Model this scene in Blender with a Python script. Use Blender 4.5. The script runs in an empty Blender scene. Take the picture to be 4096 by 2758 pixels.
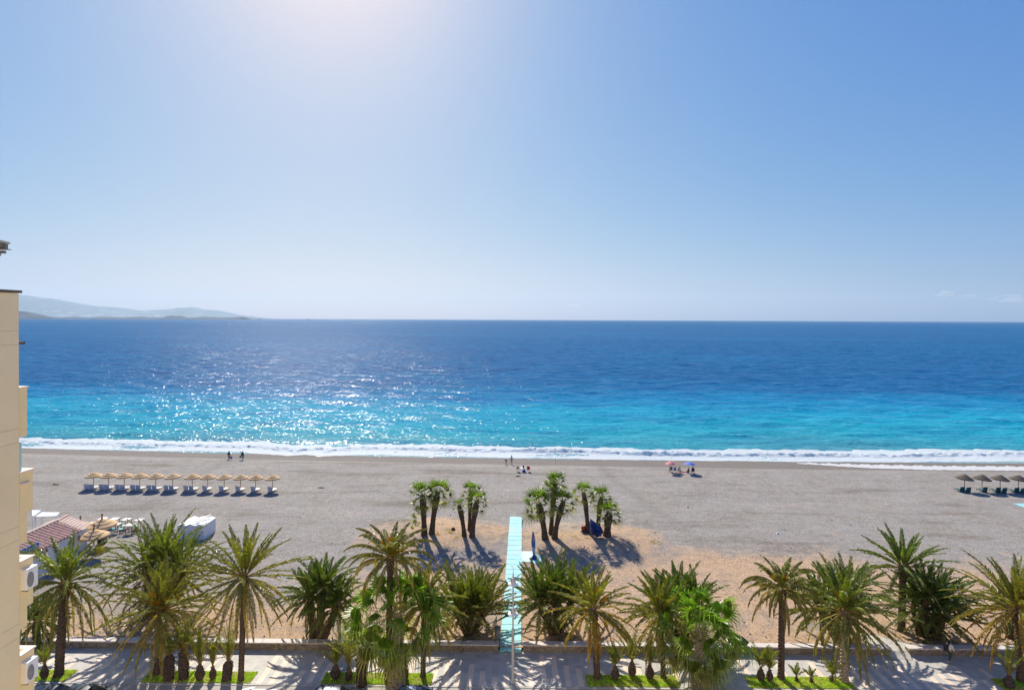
import bpy, bmesh, math, random
import numpy as np
from mathutils import Vector, Matrix, Euler, noise as mnoise

random.seed(7)
SC = bpy.context.scene
COL = SC.collection
R = math.radians

# ---------------------------------------------------------------- camera
F, CX, CY, W = 2400.0, 2048.0, 1379.0, 4096.0
H = 27.0                                   # eye height above the promenade
YAW, PITCH, ROLL, SHIFT = math.atan(22 / 2400.0), R(0.5), R(0.23), -0.0198
cam_d = bpy.data.cameras.new('camera')
cam = bpy.data.objects.new('camera', cam_d)
COL.objects.link(cam)
cam_d.sensor_fit = 'HORIZONTAL'
cam_d.sensor_width = 36.0
cam_d.lens = F / W * 36.0
cam_d.shift_y = SHIFT
cam_d.clip_start = 0.2
cam_d.clip_end = 300000
CM = Matrix.Rotation(YAW, 3, 'Z') @ Matrix.Rotation(math.pi / 2 - PITCH, 3, 'X') @ Matrix.Rotation(ROLL, 3, 'Z')
cam.matrix_world = Matrix.Translation((0, 0, H)) @ CM.to_4x4()
SC.camera = cam


def ray(px, py):
    return CM @ Vector(((px - CX) / F, (CY - py) / F + SHIFT * W / F, -1.0))


SEA_Z = -2.0


def shore_y(x):
    return 125.0 - 0.0375 * x + 0.00024 * x * x


def beach_z(x, y):
    d = shore_y(x) - y
    z = -2.0 + 0.105 * min(d, 13.0)
    if d > 13:
        t = min(1.0, (d - 13) / max(1.0, shore_y(x) - 13 - 49.0))
        z += 0.85 * t
    for mx, my, rx, ry, mh in MOUNDS:
        q = ((x - mx) / rx) ** 2 + ((y - my) / ry) ** 2
        if q < 1:
            z += mh * (1 - q) ** 1.5
    return z


MOUNDS = []
WALL_Y = 48.5


def ground(px, py):
    """Where the view through a picture point meets the promenade or beach."""
    d = ray(px, py)
    t = -H / d.z
    p = Vector((0, 0, H)) + d * t
    if p.y < WALL_Y + 0.4:
        return p
    for _ in range(25):
        z = beach_z(p.x, p.y)
        t = (z - H) / d.z
        p = Vector((0, 0, H)) + d * t
    return p


def at_z(px, py, z):
    d = ray(px, py)
    return Vector((0, 0, H)) + d * ((z - H) / d.z)


def at_y(px, py, y):
    d = ray(px, py)
    return Vector((0, 0, H)) + d * (y / d.y)


_g = [ground(1760, 2125), ground(2330, 2150)]
MOUNDS[:] = [(_g[0].x - 0.3, _g[0].y - 1.2, 12.0, 8.0, 0.8), (_g[1].x + 0.6, _g[1].y - 1.2, 12.0, 8.5, 0.8)]

# ---------------------------------------------------------------- materials


def new_mat(name):
    m = bpy.data.materials.new(name)
    m.use_nodes = True
    nt = m.node_tree
    b = nt.nodes['Principled BSDF']
    return m, nt, b


def lin(r, g, b):
    f = lambda c: (c / 255 / 12.92) if c <= 10 else ((c / 255 + 0.055) / 1.055) ** 2.4
    return (f(r), f(g), f(b), 1.0)


def mix(nt, a, b, fac, blend='MIX'):
    n = nt.nodes.new('ShaderNodeMix')
    n.data_type = 'RGBA'
    n.blend_type = blend
    for s, v in ((n.inputs[0], fac), (n.inputs[6], a), (n.inputs[7], b)):
        if hasattr(v, 'links') or hasattr(v, 'is_linked'):
            nt.links.new(v, s)
        else:
            s.default_value = v
    return n.outputs[2]


def tex_noise(nt, scale, detail=4, rough=0.6, vec=None, dist=0.0):
    n = nt.nodes.new('ShaderNodeTexNoise')
    n.inputs['Scale'].default_value = scale
    n.inputs['Detail'].default_value = detail
    n.inputs['Roughness'].default_value = rough
    n.inputs['Distortion'].default_value = dist
    if vec is None:
        vec = coords(nt)
    nt.links.new(vec, n.inputs['Vector'])
    return n


def coords(nt, kind='Object'):
    for n in nt.nodes:
        if n.bl_idname == 'ShaderNodeTexCoord':
            return n.outputs[kind]
    return nt.nodes.new('ShaderNodeTexCoord').outputs[kind]


def position(nt):
    for n in nt.nodes:
        if n.bl_idname == 'ShaderNodeNewGeometry':
            return n.outputs['Position']
    return nt.nodes.new('ShaderNodeNewGeometry').outputs['Position']


def ramp(nt, fac, stops, interp='LINEAR'):
    n = nt.nodes.new('ShaderNodeValToRGB')
    n.color_ramp.interpolation = interp
    e = n.color_ramp.elements
    while len(e) < len(stops):
        e.new(0.5)
    for k, (p, c) in enumerate(stops):
        e[k].position = p
        e[k].color = c if len(c) == 4 else (*c, 1)
    nt.links.new(fac, n.inputs[0])
    return n.outputs[0]


def math_n(nt, op, a, b=None, clamp=False):
    n = nt.nodes.new('ShaderNodeMath')
    n.operation = op
    n.use_clamp = clamp
    for s, v in ((n.inputs[0], a), (n.inputs[1], b)):
        if v is None:
            continue
        if isinstance(v, (int, float)):
            s.default_value = v
        else:
            nt.links.new(v, s)
    return n.outputs[0]


def scaled(nt, vec, s):
    n = nt.nodes.new('ShaderNodeVectorMath')
    n.operation = 'MULTIPLY'
    nt.links.new(vec, n.inputs[0])
    n.inputs[1].default_value = s
    return n.outputs[0]


def bump(nt, b, height, strength=0.5, dist=0.02):
    n = nt.nodes.new('ShaderNodeBump')
    n.inputs['Strength'].default_value = strength
    n.inputs['Distance'].default_value = dist
    nt.links.new(height, n.inputs['Height'])
    nt.links.new(n.outputs[0], b.inputs['Normal'])


MATS = {}


def plain(name, col, rough=0.7, var=0.12, scale=6.0, bmp=0.0, metallic=0.0, trans=0.0):
    """A surface with a little uneven colour and roughness."""
    if name in MATS:
        return MATS[name]
    m, nt, b = new_mat(name)
    c = col if len(col) == 4 else (*col, 1)
    nz = tex_noise(nt, scale, 5, 0.6)
    dark = tuple(x * (1 - var) for x in c[:3]) + (1,)
    lite = tuple(min(1, x * (1 + var)) for x in c[:3]) + (1,)
    out = ramp(nt, nz.outputs[0], [(0.3, dark), (0.7, lite)])
    nt.links.new(out, b.inputs['Base Color'])
    b.inputs['Roughness'].default_value = rough
    b.inputs['Metallic'].default_value = metallic
    if bmp:
        bump(nt, b, tex_noise(nt, scale * 4, 4).outputs[0], bmp, 0.02)
    if trans:
        tr = nt.nodes.new('ShaderNodeBsdfTranslucent')
        nt.links.new(out, tr.inputs[0])
        mx = nt.nodes.new('ShaderNodeMixShader')
        mx.inputs[0].default_value = trans
        nt.links.new(b.outputs[0], mx.inputs[1])
        nt.links.new(tr.outputs[0], mx.inputs[2])
        nt.links.new(mx.outputs[0], nt.nodes['Material Output'].inputs[0])
    MATS[name] = m
    return m


# ---------------------------------------------------------------- mesh builder


class MB:
    def __init__(self):
        self.v, self.f, self.m = [], [], []
        self.cm = 0

    def add(self, vs, fs, mi=None):
        o = len(self.v)
        self.v += [tuple(p) for p in vs]
        self.f += [tuple(i + o for i in f) for f in fs]
        self.m += [self.cm if mi is None else mi] * len(fs)
        return self

    def box(self, c, s, rot=None, mi=None, taper=1.0):
        x, y, z = s[0] / 2, s[1] / 2, s[2] / 2
        p = [Vector(q) for q in ((-x, -y, -z), (x, -y, -z), (x, y, -z), (-x, y, -z),
                                 (-x * taper, -y * taper, z), (x * taper, -y * taper, z), (x * taper, y * taper, z), (-x * taper, y * taper, z))]
        if rot is not None:
            rm = rot if isinstance(rot, Matrix) else Euler(rot).to_matrix()
            p = [rm @ q for q in p]
        c = Vector(c)
        return self.add([q + c for q in p], [(0, 3, 2, 1), (4, 5, 6, 7), (0, 1, 5, 4), (1, 2, 6, 5), (2, 3, 7, 6), (3, 0, 4, 7)], mi)

    def bbox(self, c, s, bev=0.02, rot=None, mi=None):
        """A box with softened edges: outer faces inset, edges bridged."""
        bm = bmesh.new()
        bmesh.ops.create_cube(bm, size=1)
        for q in bm.verts:
            q.co = Vector((q.co.x * s[0], q.co.y * s[1], q.co.z * s[2]))
        bmesh.ops.bevel(bm, geom=list(bm.edges), offset=min(bev, min(s) * 0.45), segments=2, profile=0.5, affect='EDGES')
        rm = Matrix.Identity(3) if rot is None else (rot if isinstance(rot, Matrix) else Euler(rot).to_matrix())
        c = Vector(c)
        bm.verts.ensure_lookup_table()
        vs = [rm @ q.co + c for q in bm.verts]
        fs = [[q.index for q in f.verts] for f in bm.faces]
        bm.free()
        return self.add(vs, fs, mi)

    def tube(self, pts, rad, n=8, caps=True, mi=None, flat=1.0):
        pts = [Vector(p) for p in pts]
        if not hasattr(rad, '__len__'):
            rad = [rad] * len(pts)
        rings, prev = [], None
        for i, p in enumerate(pts):
            a = pts[max(0, i - 1)]
            b = pts[min(len(pts) - 1, i + 1)]
            t = (b - a)
            t = t.normalized() if t.length > 1e-9 else Vector((0, 0, 1))
            if prev is None:
                up = Vector((0, 0, 1)) if abs(t.z) < 0.9 else Vector((1, 0, 0))
                u = t.cross(up).normalized()
            else:
                u = prev - t * prev.dot(t)
                u = u.normalized() if u.length > 1e-6 else t.orthogonal().normalized()
            prev = u
            w = t.cross(u)
            rings.append([p + (u * math.cos(2 * math.pi * k / n) + w * (math.sin(2 * math.pi * k / n) * flat)) * rad[i] for k in range(n)])
        vs = [q for r in rings for q in r]
        fs = []
        for i in range(len(rings) - 1):
            for k in range(n):
                a, b = i * n + k, i * n + (k + 1) % n
                fs.append((a, b, b + n, a + n))
        if caps:
            fs.append(tuple(reversed(range(n))))
            fs.append(tuple(range(len(vs) - n, len(vs))))
        return self.add(vs, fs, mi)

    def lathe(self, prof, c=(0, 0, 0), n=24, mi=None, closed=False, jit=None, sx=1.0, sy=1.0):
        c = Vector(c)
        vs, fs = [], []
        for i, (r, z) in enumerate(prof):
            for k in range(n):
                a = 2 * math.pi * k / n
                j = jit(i, k) if jit else 1.0
                vs.append(c + Vector((r * j * math.cos(a) * sx, r * j * math.sin(a) * sy, z)))
        for i in range(len(prof) - 1):
            for k in range(n):
                a, b = i * n + k, i * n + (k + 1) % n
                fs.append((a, b, b + n, a + n))
        if closed:
            fs.append(tuple(reversed(range(n))))
            fs.append(tuple(range(len(vs) - n, len(vs))))
        return self.add(vs, fs, mi)

    def ball(self, c, r, mi=None, nu=12, nv=8):
        r = Vector((r, r, r)) if not hasattr(r, '__len__') else Vector(r)
        prof = [(max(1e-4, math.sin(math.pi * i / nv)), -math.cos(math.pi * i / nv)) for i in range(nv + 1)]
        o = len(self.v)
        self.lathe(prof, (0, 0, 0), nu, mi)
        c = Vector(c)
        for i in range(o, len(self.v)):
            p = self.v[i]
            self.v[i] = (p[0] * r.x + c.x, p[1] * r.y + c.y, p[2] * r.z + c.z)
        return self

    def prism(self, poly, axis, a, b, mi=None):
        """Extrude a 2-D outline along x, y or z from a to b."""
        def put(p, t):
            return (t, p[0], p[1]) if axis == 'x' else ((p[0], t, p[1]) if axis == 'y' else (p[0], p[1], t))
        n = len(poly)
        vs = [put(p, a) for p in poly] + [put(p, b) for p in poly]
        fs = [tuple(reversed(range(n))), tuple(range(n, 2 * n))]
        fs += [(k, (k + 1) % n, (k + 1) % n + n, k + n) for k in range(n)]
        return self.add(vs, fs, mi)

    def move(self, m):
        self.v = [tuple(m @ Vector(p)) for p in self.v]
        return self

    def build(self, name, mats, parent=None, smooth=False, loc=None, rotz=0.0):
        me = bpy.data.meshes.new(name)
        me.from_pydata(self.v, [], self.f)
        mats = mats if isinstance(mats, (list, tuple)) else [mats]
        for q in mats:
            me.materials.append(q)
        if len(mats) > 1:
            me.polygons.foreach_set('material_index', self.m)
        if smooth:
            me.polygons.foreach_set('use_smooth', [True] * len(me.polygons))
        bm = bmesh.new()
        bm.from_mesh(me)
        bmesh.ops.recalc_face_normals(bm, faces=bm.faces)
        bm.to_mesh(me)
        bm.free()
        o = bpy.data.objects.new(name, me)
        COL.objects.link(o)
        if parent is not None:
            o.parent = parent
        if loc is not None:
            o.location = loc
        if rotz:
            o.rotation_euler.z = rotz
        return o


def mesh_np(name, V, faces, mats, parent=None, smooth=True):
    me = bpy.data.meshes.new(name)
    nv = len(V)
    sizes = np.array([len(f) for f in faces]) if not isinstance(faces, np.ndarray) else np.full(len(faces), faces.shape[1])
    flat = faces.ravel() if isinstance(faces, np.ndarray) else np.concatenate([np.asarray(f) for f in faces])
    me.vertices.add(nv)
    me.vertices.foreach_set('co', np.asarray(V, np.float32).ravel())
    me.loops.add(len(flat))
    me.loops.foreach_set('vertex_index', flat.astype(np.int32))
    me.polygons.add(len(sizes))
    starts = np.concatenate([[0], np.cumsum(sizes)[:-1]]).astype(np.int32)
    me.polygons.foreach_set('loop_start', starts)
    me.polygons.foreach_set('use_smooth', np.full(len(sizes), smooth))
    me.update(calc_edges=True)
    me.validate()
    for q in (mats if isinstance(mats, (list, tuple)) else [mats]):
        me.materials.append(q)
    o = bpy.data.objects.new(name, me)
    COL.objects.link(o)
    if parent is not None:
        o.parent = parent
    return o


def tag(o, label=None, cat=None, group=None, kind=None):
    if label:
        o['label'] = label
    if cat:
        o['category'] = cat
    if group:
        o['group'] = group
    if kind:
        o['kind'] = kind
    return o


def thing(name, label, cat, loc=(0, 0, 0), rotz=0.0, group=None):
    o = bpy.data.objects.new(name, None)
    o.empty_display_size = 0.3
    COL.objects.link(o)
    o.location = loc
    o.rotation_euler = (0, 0, rotz)
    return tag(o, label, cat, group)


KIDS = {}


def dup(src, loc, rotz, label, group=None, scale=None):
    r = src.copy()
    COL.objects.link(r)
    r.location = loc
    r.rotation_euler = (0, 0, rotz)
    if scale:
        r.scale = (scale, scale, scale)
    r['label'] = label
    if group:
        r['group'] = group
    for ch in list(src.children):
        c = ch.copy()
        COL.objects.link(c)
        c.parent = r
        for gch in list(ch.children):
            d = gch.copy()
            COL.objects.link(d)
            d.parent = c
    return r


# ---------------------------------------------------------------- light
HAZE_DENSITY = 1.8e-5
SUN_AZ, SUN_EL = R(-17.7), R(37.0)
w = bpy.data.worlds.new('World')
SC.world = w
w.use_nodes = True
nt = w.node_tree
bg = nt.nodes['Background']
sky = nt.nodes.new('ShaderNodeTexSky')
sky.sky_type = 'NISHITA'
sky.sun_disc = False
sky.sun_elevation = SUN_EL
sky.sun_rotation = SUN_AZ
sky.altitude = 0
sky.air_density = 1.0
sky.dust_density = 1.0
sky.ozone_density = 2.0
# the photograph's own colour response for the sky: one curve per channel
spl = nt.nodes.new('ShaderNodeSeparateColor')
cmb = nt.nodes.new('ShaderNodeCombineColor')
nt.links.new(sky.outputs[0], spl.inputs[0])
for ch, (gam, gain) in enumerate(((1.15, 0.222), (0.75, 0.612), (0.27, 2.30))):
    pw = nt.nodes.new('ShaderNodeMath')
    pw.operation = 'POWER'
    pw.inputs[1].default_value = gam
    nt.links.new(spl.outputs[ch], pw.inputs[0])
    ml = nt.nodes.new('ShaderNodeMath')
    ml.operation = 'MULTIPLY'
    ml.inputs[1].default_value = gain
    nt.links.new(pw.outputs[0], ml.inputs[0])
    nt.links.new(ml.outputs[0], cmb.inputs[ch])
nt.links.new(cmb.outputs[0], bg.inputs[0])
bg.inputs[1].default_value = 0.12
sd = bpy.data.lights.new('sun', 'SUN')
sd.energy = 5.0
sd.angle = R(0.5)
sd.color = (1.0, 0.93, 0.81)
sun = bpy.data.objects.new('sun', sd)
COL.objects.link(sun)
sv = Vector((math.sin(SUN_AZ) * math.cos(SUN_EL), math.cos(SUN_AZ) * math.cos(SUN_EL), math.sin(SUN_EL)))
sun.rotation_euler = (-sv).to_track_quat('-Z', 'Y').to_euler()
sun.location = (0, 0, 200)
SC.view_settings.view_transform = 'Standard'
SC.view_settings.look = 'None'
SC.view_settings.exposure = 0.58
SC.view_settings.gamma = 1.0
SC.render.engine = 'CYCLES'
SC.cycles.use_denoising = True
SC.cycles.denoiser = 'OPENIMAGEDENOISE'
SC.cycles.denoising_input_passes = 'RGB_ALBEDO_NORMAL'
SC.cycles.denoising_prefilter = 'NONE'
SC.cycles.max_bounces = 6
SC.cycles.transparent_max_bounces = 12
SC.cycles.volume_bounces = 0
SC.cycles.sample_clamp_indirect = 6.0

# ---------------------------------------------------------------- sea
rng = np.random.default_rng(3)


def smooth_noise(x, seed, scales, amps):
    r = np.random.default_rng(seed)
    out = np.zeros_like(x)
    for s, a in zip(scales, amps):
        out += a * np.sin(x / s + r.uniform(0, 6.3))
    return out


def make_sea():
    rows = [0.0]
    d = 0.0
    while d < 52000:
        y = 126 + d
        st = max(0.28, y * (0.0042 if y < 900 else 0.05))
        d += st
        rows.append(d)
    rows = np.array(rows)
    nc = 640
    u = np.linspace(-1, 1, nc)
    D, U = np.meshgrid(rows, u, indexing='ij')
    halfw = (126 + D) * 1.25 + 20
    X = U * halfw
    sh = 125.0 - 0.0375 * X + 0.00024 * X * X
    sh = np.where(np.abs(X) > 180, 125.0 - 0.0375 * np.sign(X) * 180 + 0.00024 * 180 ** 2, sh)
    Y = sh - 3.0 + D
    Z = np.full_like(X, SEA_Z)
    sp = np.maximum(0.4, (126 + D) * 0.0042)
    amp_d = np.clip((D - 2) / 25.0, 0.0, 1.0)
    r = np.random.default_rng(11)
    for k in range(56):
        lam = math.exp(r.uniform(math.log(2.2), math.log(26)))
        th = r.normal(0, 0.5) + 0.12
        kx, ky = math.sin(th) * 2 * math.pi / lam, math.cos(th) * 2 * math.pi / lam
        a = 0.0040 * lam ** 0.85
        fade = np.clip(lam / (3.0 * sp) - 0.6, 0, 1)
        ph = r.uniform(0, 6.28)
        wv = np.sin(kx * X + ky * Y + ph + 0.6 * np.sin(X / 31.0 + k))
        Z += a * fade * amp_d * wv
    # swell lines that steepen towards the beach
    for (yo, ln, am, sl) in ((17, 3.2, 0.42, 0.02), (31, 4.4, 0.30, -0.03), (52, 5.5, 0.22, 0.02), (78, 6.5, 0.2, 0.0)):
        wob = yo + smooth_noise(X, int(yo), (38, 17, 7.5, 3.2), (2.0, 1.1, 0.5, 0.2)) + sl * X
        q = (D - 3.0 - wob) / ln
        env = 0.55 + 0.45 * np.sin(X / 27.0 + yo)
        Z += am * env * np.exp(-q * q)
    nr = len(rows)
    V = np.stack([X, Y, Z], -1).reshape(-1, 3)
    i = np.arange(nr - 1)[:, None] * nc + np.arange(nc - 1)[None, :]
    Fq = np.stack([i, i + 1, i + nc + 1, i + nc], -1).reshape(-1, 4)
    m, nt, b = new_mat('sea_water')
    at = nt.nodes.new('ShaderNodeAttribute')
    at.attribute_name = 'offshore'
    pos = position(nt)
    # broad patches, long across the view
    n1 = tex_noise(nt, 0.022, 4, 0.55, scaled(nt, pos, (0.45, 1.0, 1.0)))
    n2 = tex_noise(nt, 0.16, 5, 0.65, scaled(nt, pos, (0.20, 1.0, 1.0)))
    n3 = tex_noise(nt, 0.006, 3, 0.5, scaled(nt, pos, (0.35, 1.0, 1.0)))
    dd = math_n(nt, 'ADD', at.outputs['Fac'], math_n(nt, 'MULTIPLY', math_n(nt, 'SUBTRACT', n1.outputs[0], 0.5), 0.30))
    dd = math_n(nt, 'ADD', dd, math_n(nt, 'MULTIPLY', math_n(nt, 'SUBTRACT', n2.outputs[0], 0.5), 0.05))
    c = ramp(nt, dd, [(0.0, (0.24, 0.40, 0.42)), (0.05, (0.045, 0.255, 0.31)), (0.16, (0.010, 0.265, 0.36)), (0.30, (0.006, 0.26, 0.39)),
                      (0.46, (0.002, 0.165, 0.33)), (0.66, (0.001, 0.10, 0.245)), (1.0, (0.001, 0.095, 0.24))])
    c2 = mix(nt, c, mix(nt, c, (0.55, 0.62, 0.8, 1), 1.0, 'MULTIPLY'), ramp(nt, n2.outputs[0], [(0.46, (0, 0, 0)), (0.64, (0.8, 0.8, 0.8))]))
    c2 = mix(nt, c2, mix(nt, c2, (1.5, 1.32, 1.2, 1), 1.0, 'MULTIPLY'), ramp(nt, n3.outputs[0], [(0.5, (0, 0, 0)), (0.72, (1, 1, 1))]))
    n4 = tex_noise(nt, 0.55, 5, 0.7, scaled(nt, pos, (0.16, 1.0, 1.0)))
    c2 = mix(nt, c2, mix(nt, c2, (0.16, 0.26, 0.30, 1), 0.55, 'ADD'), ramp(nt, n4.outputs[0], [(0.50, (0, 0, 0)), (0.70, (0.7, 0.7, 0.7))]))
    nt.nodes.remove(b)
    # facets: true slopes at ripple scale, the same near and far
    geo = nt.nodes.new('ShaderNodeNewGeometry')
    na = tex_noise(nt, 2.4, 3, 0.65, scaled(nt, pos, (0.5, 1.0, 1.0)))
    nb = tex_noise(nt, 0.8, 3, 0.6, scaled(nt, pos, (0.4, 1.0, 1.0)))

    def slope(nz, k):
        vm = nt.nodes.new('ShaderNodeVectorMath')
        vm.operation = 'SUBTRACT'
        nt.links.new(nz.outputs['Color'], vm.inputs[0])
        vm.inputs[1].default_value = (0.5, 0.5, 0.5)
        return scaled(nt, vm.outputs[0], (k * 1.35, k, 0.0))

    def vadd(a_, b_):
        va = nt.nodes.new('ShaderNodeVectorMath')
        va.operation = 'ADD'
        nt.links.new(a_, va.inputs[0])
        nt.links.new(b_, va.inputs[1])
        return va.outputs[0]
    vn = nt.nodes.new('ShaderNodeVectorMath')
    vn.operation = 'NORMALIZE'
    nt.links.new(vadd(vadd(geo.outputs['Normal'], slope(na, 1.5)), slope(nb, 0.65)), vn.inputs[0])
    df = nt.nodes.new('ShaderNodeBsdfDiffuse')
    nt.links.new(c2, df.inputs[0])
    nt.links.new(vn.outputs[0], df.inputs['Normal'])
    gl = nt.nodes.new('ShaderNodeBsdfGlossy')
    gl.inputs['Roughness'].default_value = 0.13
    gl.inputs['Color'].default_value = (1, 1, 1, 1)
    nt.links.new(vn.outputs[0], gl.inputs['Normal'])
    fr = nt.nodes.new('ShaderNodeFresnel')
    fr.inputs['IOR'].default_value = 1.33
    nt.links.new(vn.outputs[0], fr.inputs['Normal'])
    mx = nt.nodes.new('ShaderNodeMixShader')
    nt.links.new(math_n(nt, 'MINIMUM', math_n(nt, 'MULTIPLY', fr.outputs[0], 0.20), 0.13), mx.inputs[0])
    nt.links.new(df.outputs[0], mx.inputs[1])
    nt.links.new(gl.outputs[0], mx.inputs[2])
    nt.links.new(mx.outputs[0], nt.nodes['Material Output'].inputs[0])
    o = mesh_np('sea', V, Fq, m)
    a = o.data.attributes.new('offshore', 'FLOAT', 'POINT')
    a.data.foreach_set('value', np.clip((D - 3) / 200.0 + 0.00035 * np.clip(X, -150, 150) * 0, 0, 1).astype(np.float32).ravel())
    return tag(o, kind='structure')


make_sea()

# ---------------------------------------------------------------- beach


def make_beach():
    xs = np.arange(-330, 330.01, 0.75)
    ys = np.concatenate([np.arange(WALL_Y + 0.35, 150, 0.7)])
    X, Y = np.meshgrid(xs, ys, indexing='xy')
    sh = 125.0 - 0.0375 * X + 0.00024 * X * X
    sh = np.where(np.abs(X) > 180, 125.0 - 0.0375 * np.sign(X) * 180 + 0.00024 * 180 ** 2, sh)
    D = sh - Y
    Z = -2.0 + 0.105 * np.minimum(D, 13.0)
    Z = np.where(D > 13, Z + 0.85 * np.clip((D - 13) / np.maximum(1, sh - 13 - 49), 0, 1), Z)
    mound = np.zeros_like(X)
    for mx, my, rx, ry, mh in MOUNDS:
        q = ((X - mx) / rx) ** 2 + ((Y - my) / ry) ** 2
        k = np.where(q < 1, (1 - np.minimum(q, 1)) ** 1.5, 0)
        Z = Z + mh * k
        mound = np.maximum(mound, np.clip(k ** 0.75 * 1.5, 0, 0.8))
    # gentle unevenness, footprints too small to see
    Z = Z + 0.03 * np.sin(X / 2.1 + np.sin(Y / 3)) * np.sin(Y / 1.7 + np.sin(X / 4.0)) * np.clip((D - 4) / 8, 0, 1)
    yb = np.interp(X, [-60, -38, -22, -12, 0, 8, 20, 34, 46, 60, 90], [54, 56.5, 59.5, 65, 68, 69, 72, 70, 67.5, 65, 63])
    sand = np.clip((yb - Y) / 11.0 + 0.5, 0, 1)
    sand = np.maximum(sand, mound)
    wet = np.clip(1.0 - (D - np.interp(X, [-120, -20, 30, 110], [8.0, 8.2, 10.0, 11.5])) / 1.2, 0, 1)
    ny, nx = X.shape
    i = np.arange(ny - 1)[:, None] * nx + np.arange(nx - 1)[None, :]
    Fq = np.stack([i, i + 1, i + nx + 1, i + nx], -1).reshape(-1, 4)
    m, nt, b = new_mat('beach_gravel')
    a1 = nt.nodes.new('ShaderNodeAttribute')
    a1.attribute_name = 'sandy'
    a2 = nt.nodes.new('ShaderNodeAttribute')
    a2.attribute_name = 'wet'
    big = tex_noise(nt, 0.16, 5, 0.6)
    mid = tex_noise(nt, 0.9, 5, 0.65)
    fine = tex_noise(nt, 6.5, 3, 0.75)
    peb = nt.nodes.new('ShaderNodeTexVoronoi')
    peb.inputs['Scale'].default_value = 3.6
    nt.links.new(coords(nt), peb.inputs['Vector'])
    grey = ramp(nt, mid.outputs[0], [(0.3, (0.208, 0.184, 0.158)), (0.7, (0.315, 0.283, 0.247))])
    band = tex_noise(nt, 0.22, 4, 0.6, scaled(nt, coords(nt), (0.22, 1.0, 1.0)))
    grey = mix(nt, grey, (0.278, 0.262, 0.243, 1), ramp(nt, big.outputs[0], [(0.4, (0, 0, 0)), (0.65, (0.8, 0.8, 0.8))]))
    grey = mix(nt, grey, ramp(nt, band.outputs[0], [(0.32, (0.72, 0.69, 0.65)), (0.46, (1, 1, 1)), (0.55, (1, 1, 1)), (0.68, (1.12, 1.11, 1.1))]), 1.0, 'MULTIPLY')
    trk = nt.nodes.new('ShaderNodeTexWave')
    trk.inputs['Scale'].default_value = 0.011
    trk.inputs['Distortion'].default_value = 9.0
    trk.inputs['Detail'].default_value = 1.5
    trk.inputs['Detail Scale'].default_value = 0.35
    nt.links.new(scaled(nt, coords(nt), (0.35, 1.0, 1.0)), trk.inputs['Vector'])
    grey = mix(nt, grey, (0.17, 0.15, 0.135, 1), ramp(nt, trk.outputs[0], [(0.0, (0.3, 0.3, 0.3)), (0.0005, (0, 0, 0))]))
    tan = ramp(nt, mid.outputs[0], [(0.25, (0.33, 0.235, 0.16)), (0.55, (0.45, 0.30, 0.185)), (0.8, (0.42, 0.325, 0.24))])
    f = math_n(nt, 'ADD', a1.outputs['Fac'], math_n(nt, 'MULTIPLY', math_n(nt, 'SUBTRACT', big.outputs[0], 0.5), 2.3))
    f = math_n(nt, 'ADD', f, math_n(nt, 'MULTIPLY', math_n(nt, 'SUBTRACT', mid.outputs[0], 0.5), 1.3))
    f = math_n(nt, 'ADD', f, math_n(nt, 'MULTIPLY', math_n(nt, 'SUBTRACT', fine.outputs[0], 0.5), 0.9))
    f = ramp(nt, f, [(0.3, (0, 0, 0)), (1.0, (1, 1, 1))])
    col = mix(nt, grey, tan, f)
    col = mix(nt, col, (0.135, 0.115, 0.10, 1), math_n(nt, 'MULTIPLY', a2.outputs['Fac'], 0.8))
    sp = ramp(nt, fine.outputs[0], [(0.28, (0.42, 0.42, 0.43)), (0.5, (1, 1, 1)), (0.72, (1.5, 1.48, 1.45))])
    col = mix(nt, col, sp, 0.85, 'MULTIPLY')
    sp2 = ramp(nt, peb.outputs['Color'], [(0.05, (0.6, 0.6, 0.6)), (0.3, (1, 1, 1)), (0.86, (1.0, 1.0, 1.0)), (0.97, (1.5, 1.5, 1.5))])
    col = mix(nt, col, sp2, 0.6, 'MULTIPLY')
    nt.links.new(col, b.inputs['Base Color'])
    rr = math_n(nt, 'SUBTRACT', 0.95, math_n(nt, 'MULTIPLY', a2.outputs['Fac'], 0.05))
    nt.links.new(rr, b.inputs['Roughness'])
    b.inputs['Specular IOR Level'].default_value = 0.2
    bump(nt, b, fine.outputs[0], 0.6, 0.10)
    o = mesh_np('beach', np.stack([X, Y, Z], -1).reshape(-1, 3), Fq, m)
    for nm, arr in (('sandy', sand), ('wet', wet)):
        at = o.data.attributes.new(nm, 'FLOAT', 'POINT')
        at.data.foreach_set('value', arr.astype(np.float32).ravel())
    return tag(o, kind='structure')


make_beach()

# ---------------------------------------------------------------- palms


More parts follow.
